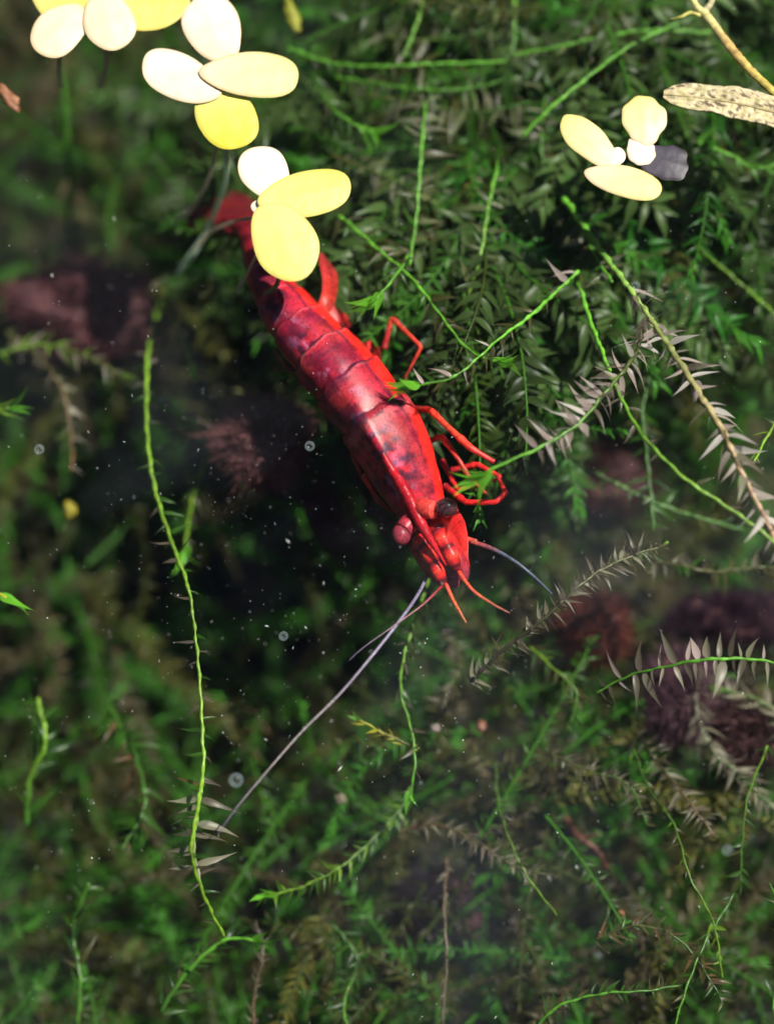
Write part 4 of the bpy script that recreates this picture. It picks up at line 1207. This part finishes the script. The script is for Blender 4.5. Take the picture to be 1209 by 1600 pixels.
col = np.where((np.abs(u) < 0.06)[None, :, None], col * 0.6, col)
col = np.where((nz < 0.36)[..., None], np.array((0.32, 0.28, 0.13)), col)
k = n * m
f = []
for i in range(n - 1):
    for j in range(m - 1):
        a, b, d, e = i * m + j, i * m + j + 1, (i + 1) * m + j + 1, (i + 1) * m + j
        f += [(a, b, d, e), (k + e, k + d, k + b, k + a)]
obj('leaf_blade', mesh('leaf_blade', rel(np.vstack([top.reshape(-1, 3), bot.reshape(-1, 3)]), root), f, M['dry_leaf'], col=np.tile(col.reshape(-1, 3), (2, 1))), root)
vn, vf = tube(rel(c, root) + np.array((0, 0, 0.004)), np.linspace(.006, .012, n), 6)
obj('midrib', mesh('midrib', vn, vf, M['dry_leaf'], col=np.tile((0.3, 0.25, 0.12), (len(vn), 1))), root)

root = thing('floating_stem', 'yellow brown plant stem forking at the top right corner', 'plant stem', P(1100, 25, 0.02))
for nm, pts, r, colr in (('stem', [(1098, 18, .0), (1112, 36, .02), (1150, 86, .03), (1190, 128, .03), (1260, 190, .02)], (.03, .026, .03, .027, .025, .025), ((.32, .3, .12), (.26, .17, .055), (.25, .2, .04), (.18, .2, .02))),
                         ('branch', [(1098, 20, .0), (1084, 4, .03), (1070, -40, .08)], (.024, .02, .02), ((.32, .3, .12), (.3, .28, .08))),
                         ('branch', [(1100, 18, .0), (1112, 0, .04), (1118, -40, .08)], (.02, .017, .016), ((.36, .32, .2), (.3, .28, .08))),
                         ('branch', [(1094, 24, .0), (1078, 20, .0), (1064, 26, .0), (1046, 30, -.03)], (.016, .012, .008, .003), ((.3, .27, .08), (.25, .24, .05)))):
    colr = [tuple(1.4 * x for x in q) for q in colr]
    r = [0.85 * x for x in r]
    c, L = curve([tuple(P(*q)) for q in pts], 50)
    tt = np.linspace(0, 1, 50)
    rr = np.interp(tt, np.linspace(0, 1, len(r)), r) * (1 + 0.05 * rng.normal(size=50))
    v, f = tube(rel(c, root), rr, 10)
    cl = np.stack([np.interp(tt, np.linspace(0, 1, len(colr)), [q[i] for q in colr]) for i in range(3)], 1) * rng.uniform(.8, 1.15, (50, 1))
    obj(nm, mesh(nm, v, f, M['dry_leaf'], col=np.vstack([np.repeat(cl, 10, 0), cl[:1], cl[-1:]])), root)

# ------------------------------------------------------------------ small things lying and drifting in the water
def lump(name, label, cat, px, py, z, rx, ry, rz, colour, ang=0, seed=0, mat='grain', group=None):
    n, m = 12, 18
    a = np.linspace(0.01, math.pi - 0.01, n)
    b = np.linspace(0, 2 * math.pi, m, endpoint=False)
    A, B = np.meshgrid(a, b, indexing='ij')
    d = np.stack([np.sin(A) * np.cos(B), np.sin(A) * np.sin(B), np.cos(A)], -1)
    k = 0.35 + 1.3 * NG.fbm(d[..., 0] * 2.2 + seed * 7, d[..., 1] * 2.2 + d[..., 2] * 2 + seed * 3)
    v = (d * k[..., None] * np.array([rx, ry, rz])).reshape(-1, 3)
    ca, sa = math.cos(ang), math.sin(ang)
    v = np.stack([v[:, 0] * ca - v[:, 1] * sa, v[:, 0] * sa + v[:, 1] * ca, v[:, 2]], 1)
    f = [(i * m + j, (i + 1) * m + j, (i + 1) * m + (j + 1) % m, i * m + (j + 1) % m) for i in range(n - 1) for j in range(m)]
    o = obj(name, mesh(name, v, f, M[mat], col=np.tile(colour, (len(v), 1))), None, P(px, py, z), label=label, category=cat)
    if group:
        o['group'] = group
    return o


lump('gravel_grain', 'orange pink grain in the moss below the shrimp head', 'grain', 752, 1135, -1.6, .026, .036, .03, (0.18, 0.07, 0.045), 0, 1, group='orange grains')
lump('gravel_grain', 'orange grain near the bottom right of centre', 'grain', 968, 1430, -1.6, .03, .026, .03, (0.22, 0.08, 0.045), 0, 2, group='orange grains')
lump('gravel_grain', 'pale chip on the moss left of the chin stem end', 'grain', 680, 1138, -1.4, .032, .022, .02, (0.16, 0.13, 0.11), 0, 3)
lump('gravel_grain', 'white speckled chip on moss right of the antenna tip', 'grain', 532, 1248, -1.5, .04, .03, .03, (0.14, 0.12, 0.08), 0, 4)
lump('leaf_scrap', 'orange brown scrap drifting at the left edge under the duckweed', 'leaf scrap', 12, 150, -.25, .1, .035, .02, (0.22, 0.09, 0.045), -0.8, 5)
lump('moss_bud', 'yellow bud at the end of the brown left strand', 'bud', 110, 796, -1.5, .036, .055, .036, (0.2, 0.17, 0.012), 0, 6)
lump('leaf_scrap', 'yellow green leaf scrap standing in the moss at the top edge', 'leaf scrap', 457, 25, -.6, .035, .1, .02, (0.2, 0.2, 0.015), 0.35, 7)

root = thing('twig', 'thin red brown twig in the hollow at lower right', 'twig', P(890, 1285, -1.5))
c, L = curve([tuple(P(*q)) for q in [(882, 1278, -1.9), (905, 1308, -1.8), (932, 1328, -1.8), (948, 1356, -1.85)]], 30)
v, f = tube(rel(c, root), np.linspace(.02, .012, 30) * rng.uniform(.85, 1.15, 30), 7)
obj('twig_body', mesh('twig_body', v, f, M['grain'], col=np.tile((0.09, 0.03, 0.02), (len(v), 1))), root)
c, L = curve([tuple(P(*q)) for q in [(905, 1308, -1.8), (920, 1308, -1.77), (934, 1302, -1.75)]], 14)
v, f = tube(rel(c, root), np.linspace(.01, .005, 14), 6)
obj('side_shoot', mesh('side_shoot', v, f, M['grain'], col=np.tile((0.18, 0.06, 0.035), (len(v), 1))), root)

n, m = 16, 24
A, B = np.meshgrid(np.linspace(0.001, math.pi - 0.001, n), np.linspace(0, 2 * math.pi, m, endpoint=False), indexing='ij')
BV = np.stack([np.sin(A) * np.cos(B), np.sin(A) * np.sin(B), np.cos(A)], -1).reshape(-1, 3)
BF = [(i * m + j, (i + 1) * m + j, (i + 1) * m + (j + 1) % m, i * m + (j + 1) % m) for i in range(n - 1) for j in range(m)]
BUB = mesh('bubble', BV, BF, M['bubble'])
for label, px, py, z, r in (('large bubble right of the long bare stem above the antenna tip', 369, 1219, -.5, .036), ('small bubble at the left edge above the yellow bud', 62, 702, -.5, .026),
                            ('small bubble at the end of the thin grey thread', 484, 697, -.5, .026), ('faint bubble in the dark hollow below the shrimp head', 443, 994, -.5, .024),
                            ('small bubble in the lower right corner moss', 1136, 1328, -.4, .026), ('tiny bubble on the olive moss near the bottom', 935, 1493, -.4, .014),
                            ('small bubble among the tips of the pale spiky stem', 992, 447, -.45, .026)):
    o = obj('bubble', BUB, None, P(px, py, z), label=label, category='bubble', group='air bubbles')
    o.scale = (r, r, r)


def build_specks():
    """dust hanging in the water"""
    n = 7000
    px, py = rng.uniform(-150, W + 150, n), rng.uniform(-150, H + 150, n)
    g = np.exp(-((px - 450) / 260) ** 2 - ((py - 850) / 320) ** 2) + np.exp(-((px - 1120) / 130) ** 2 - ((py - 430) / 160) ** 2) + 0.24
    keep = rng.random(n) < g
    px, py = px[keep], py[keep]
    V, F = [], []
    for x, y in zip(px, py):
        q = np.array(P(x, y, -rng.uniform(0.15, 1.3)))
        r = 0.0016 * math.exp(rng.normal(0, 0.4))
        d = rng.normal(size=3)
        st = 1 + (rng.random() < 0.2) * rng.uniform(1, 4)
        d = d / np.linalg.norm(d)
        o = len(V)
        e = np.cross(d, rng.normal(size=3))
        e /= np.linalg.norm(e)
        h_ = np.cross(d, e)
        V += [q + d * r * st, q - d * r * st, q + e * r, q - e * r, q + h_ * r, q - h_ * r]
        F += [(o, o + 2, o + 4), (o, o + 4, o + 3), (o, o + 3, o + 5), (o, o + 5, o + 2), (o + 1, o + 4, o + 2), (o + 1, o + 3, o + 4), (o + 1, o + 5, o + 3), (o + 1, o + 2, o + 5)]
    obj('drifting_specks', mesh('drifting_specks', np.array(V), F, M['speck'], smooth=False), kind='stuff', label='fine white dust specks drifting in the water', category='dust')


build_specks()

# ------------------------------------------------------------------ the water's surface, drawn up a little round each frond
xs, ys = np.linspace(-9, 9, 260), np.linspace(-10, 11, 300)
X, Y = np.meshgrid(xs, ys)
Z = 0.006 * (NG.fbm(X * 1.1 + 9, Y * 1.1 + 4) - 0.5)
for px, py in ((112, 10), (228, 8), (90, 48), (172, 34), (333, 42), (278, 120), (398, 116), (355, 185), (412, 268), (483, 302), (446, 382), (918, 221), (977, 286), (1006, 190), (1036, 254)):
    q = P(px, py, 0)
    d = np.sqrt((X - q.x) ** 2 + (Y - q.y) ** 2)
    Z = np.maximum(Z, 0.012 * np.exp(-(np.maximum(d - 0.16, 0) / 0.12)))
k = len(xs)
f = [(j * k + i, j * k + i + 1, (j + 1) * k + i + 1, (j + 1) * k + i) for j in range(len(ys) - 1) for i in range(k - 1)]
obj('water', mesh('water', np.stack([X, Y, Z], -1).reshape(-1, 3), f, M['water']), kind='structure', label='still clear water surface over the moss')
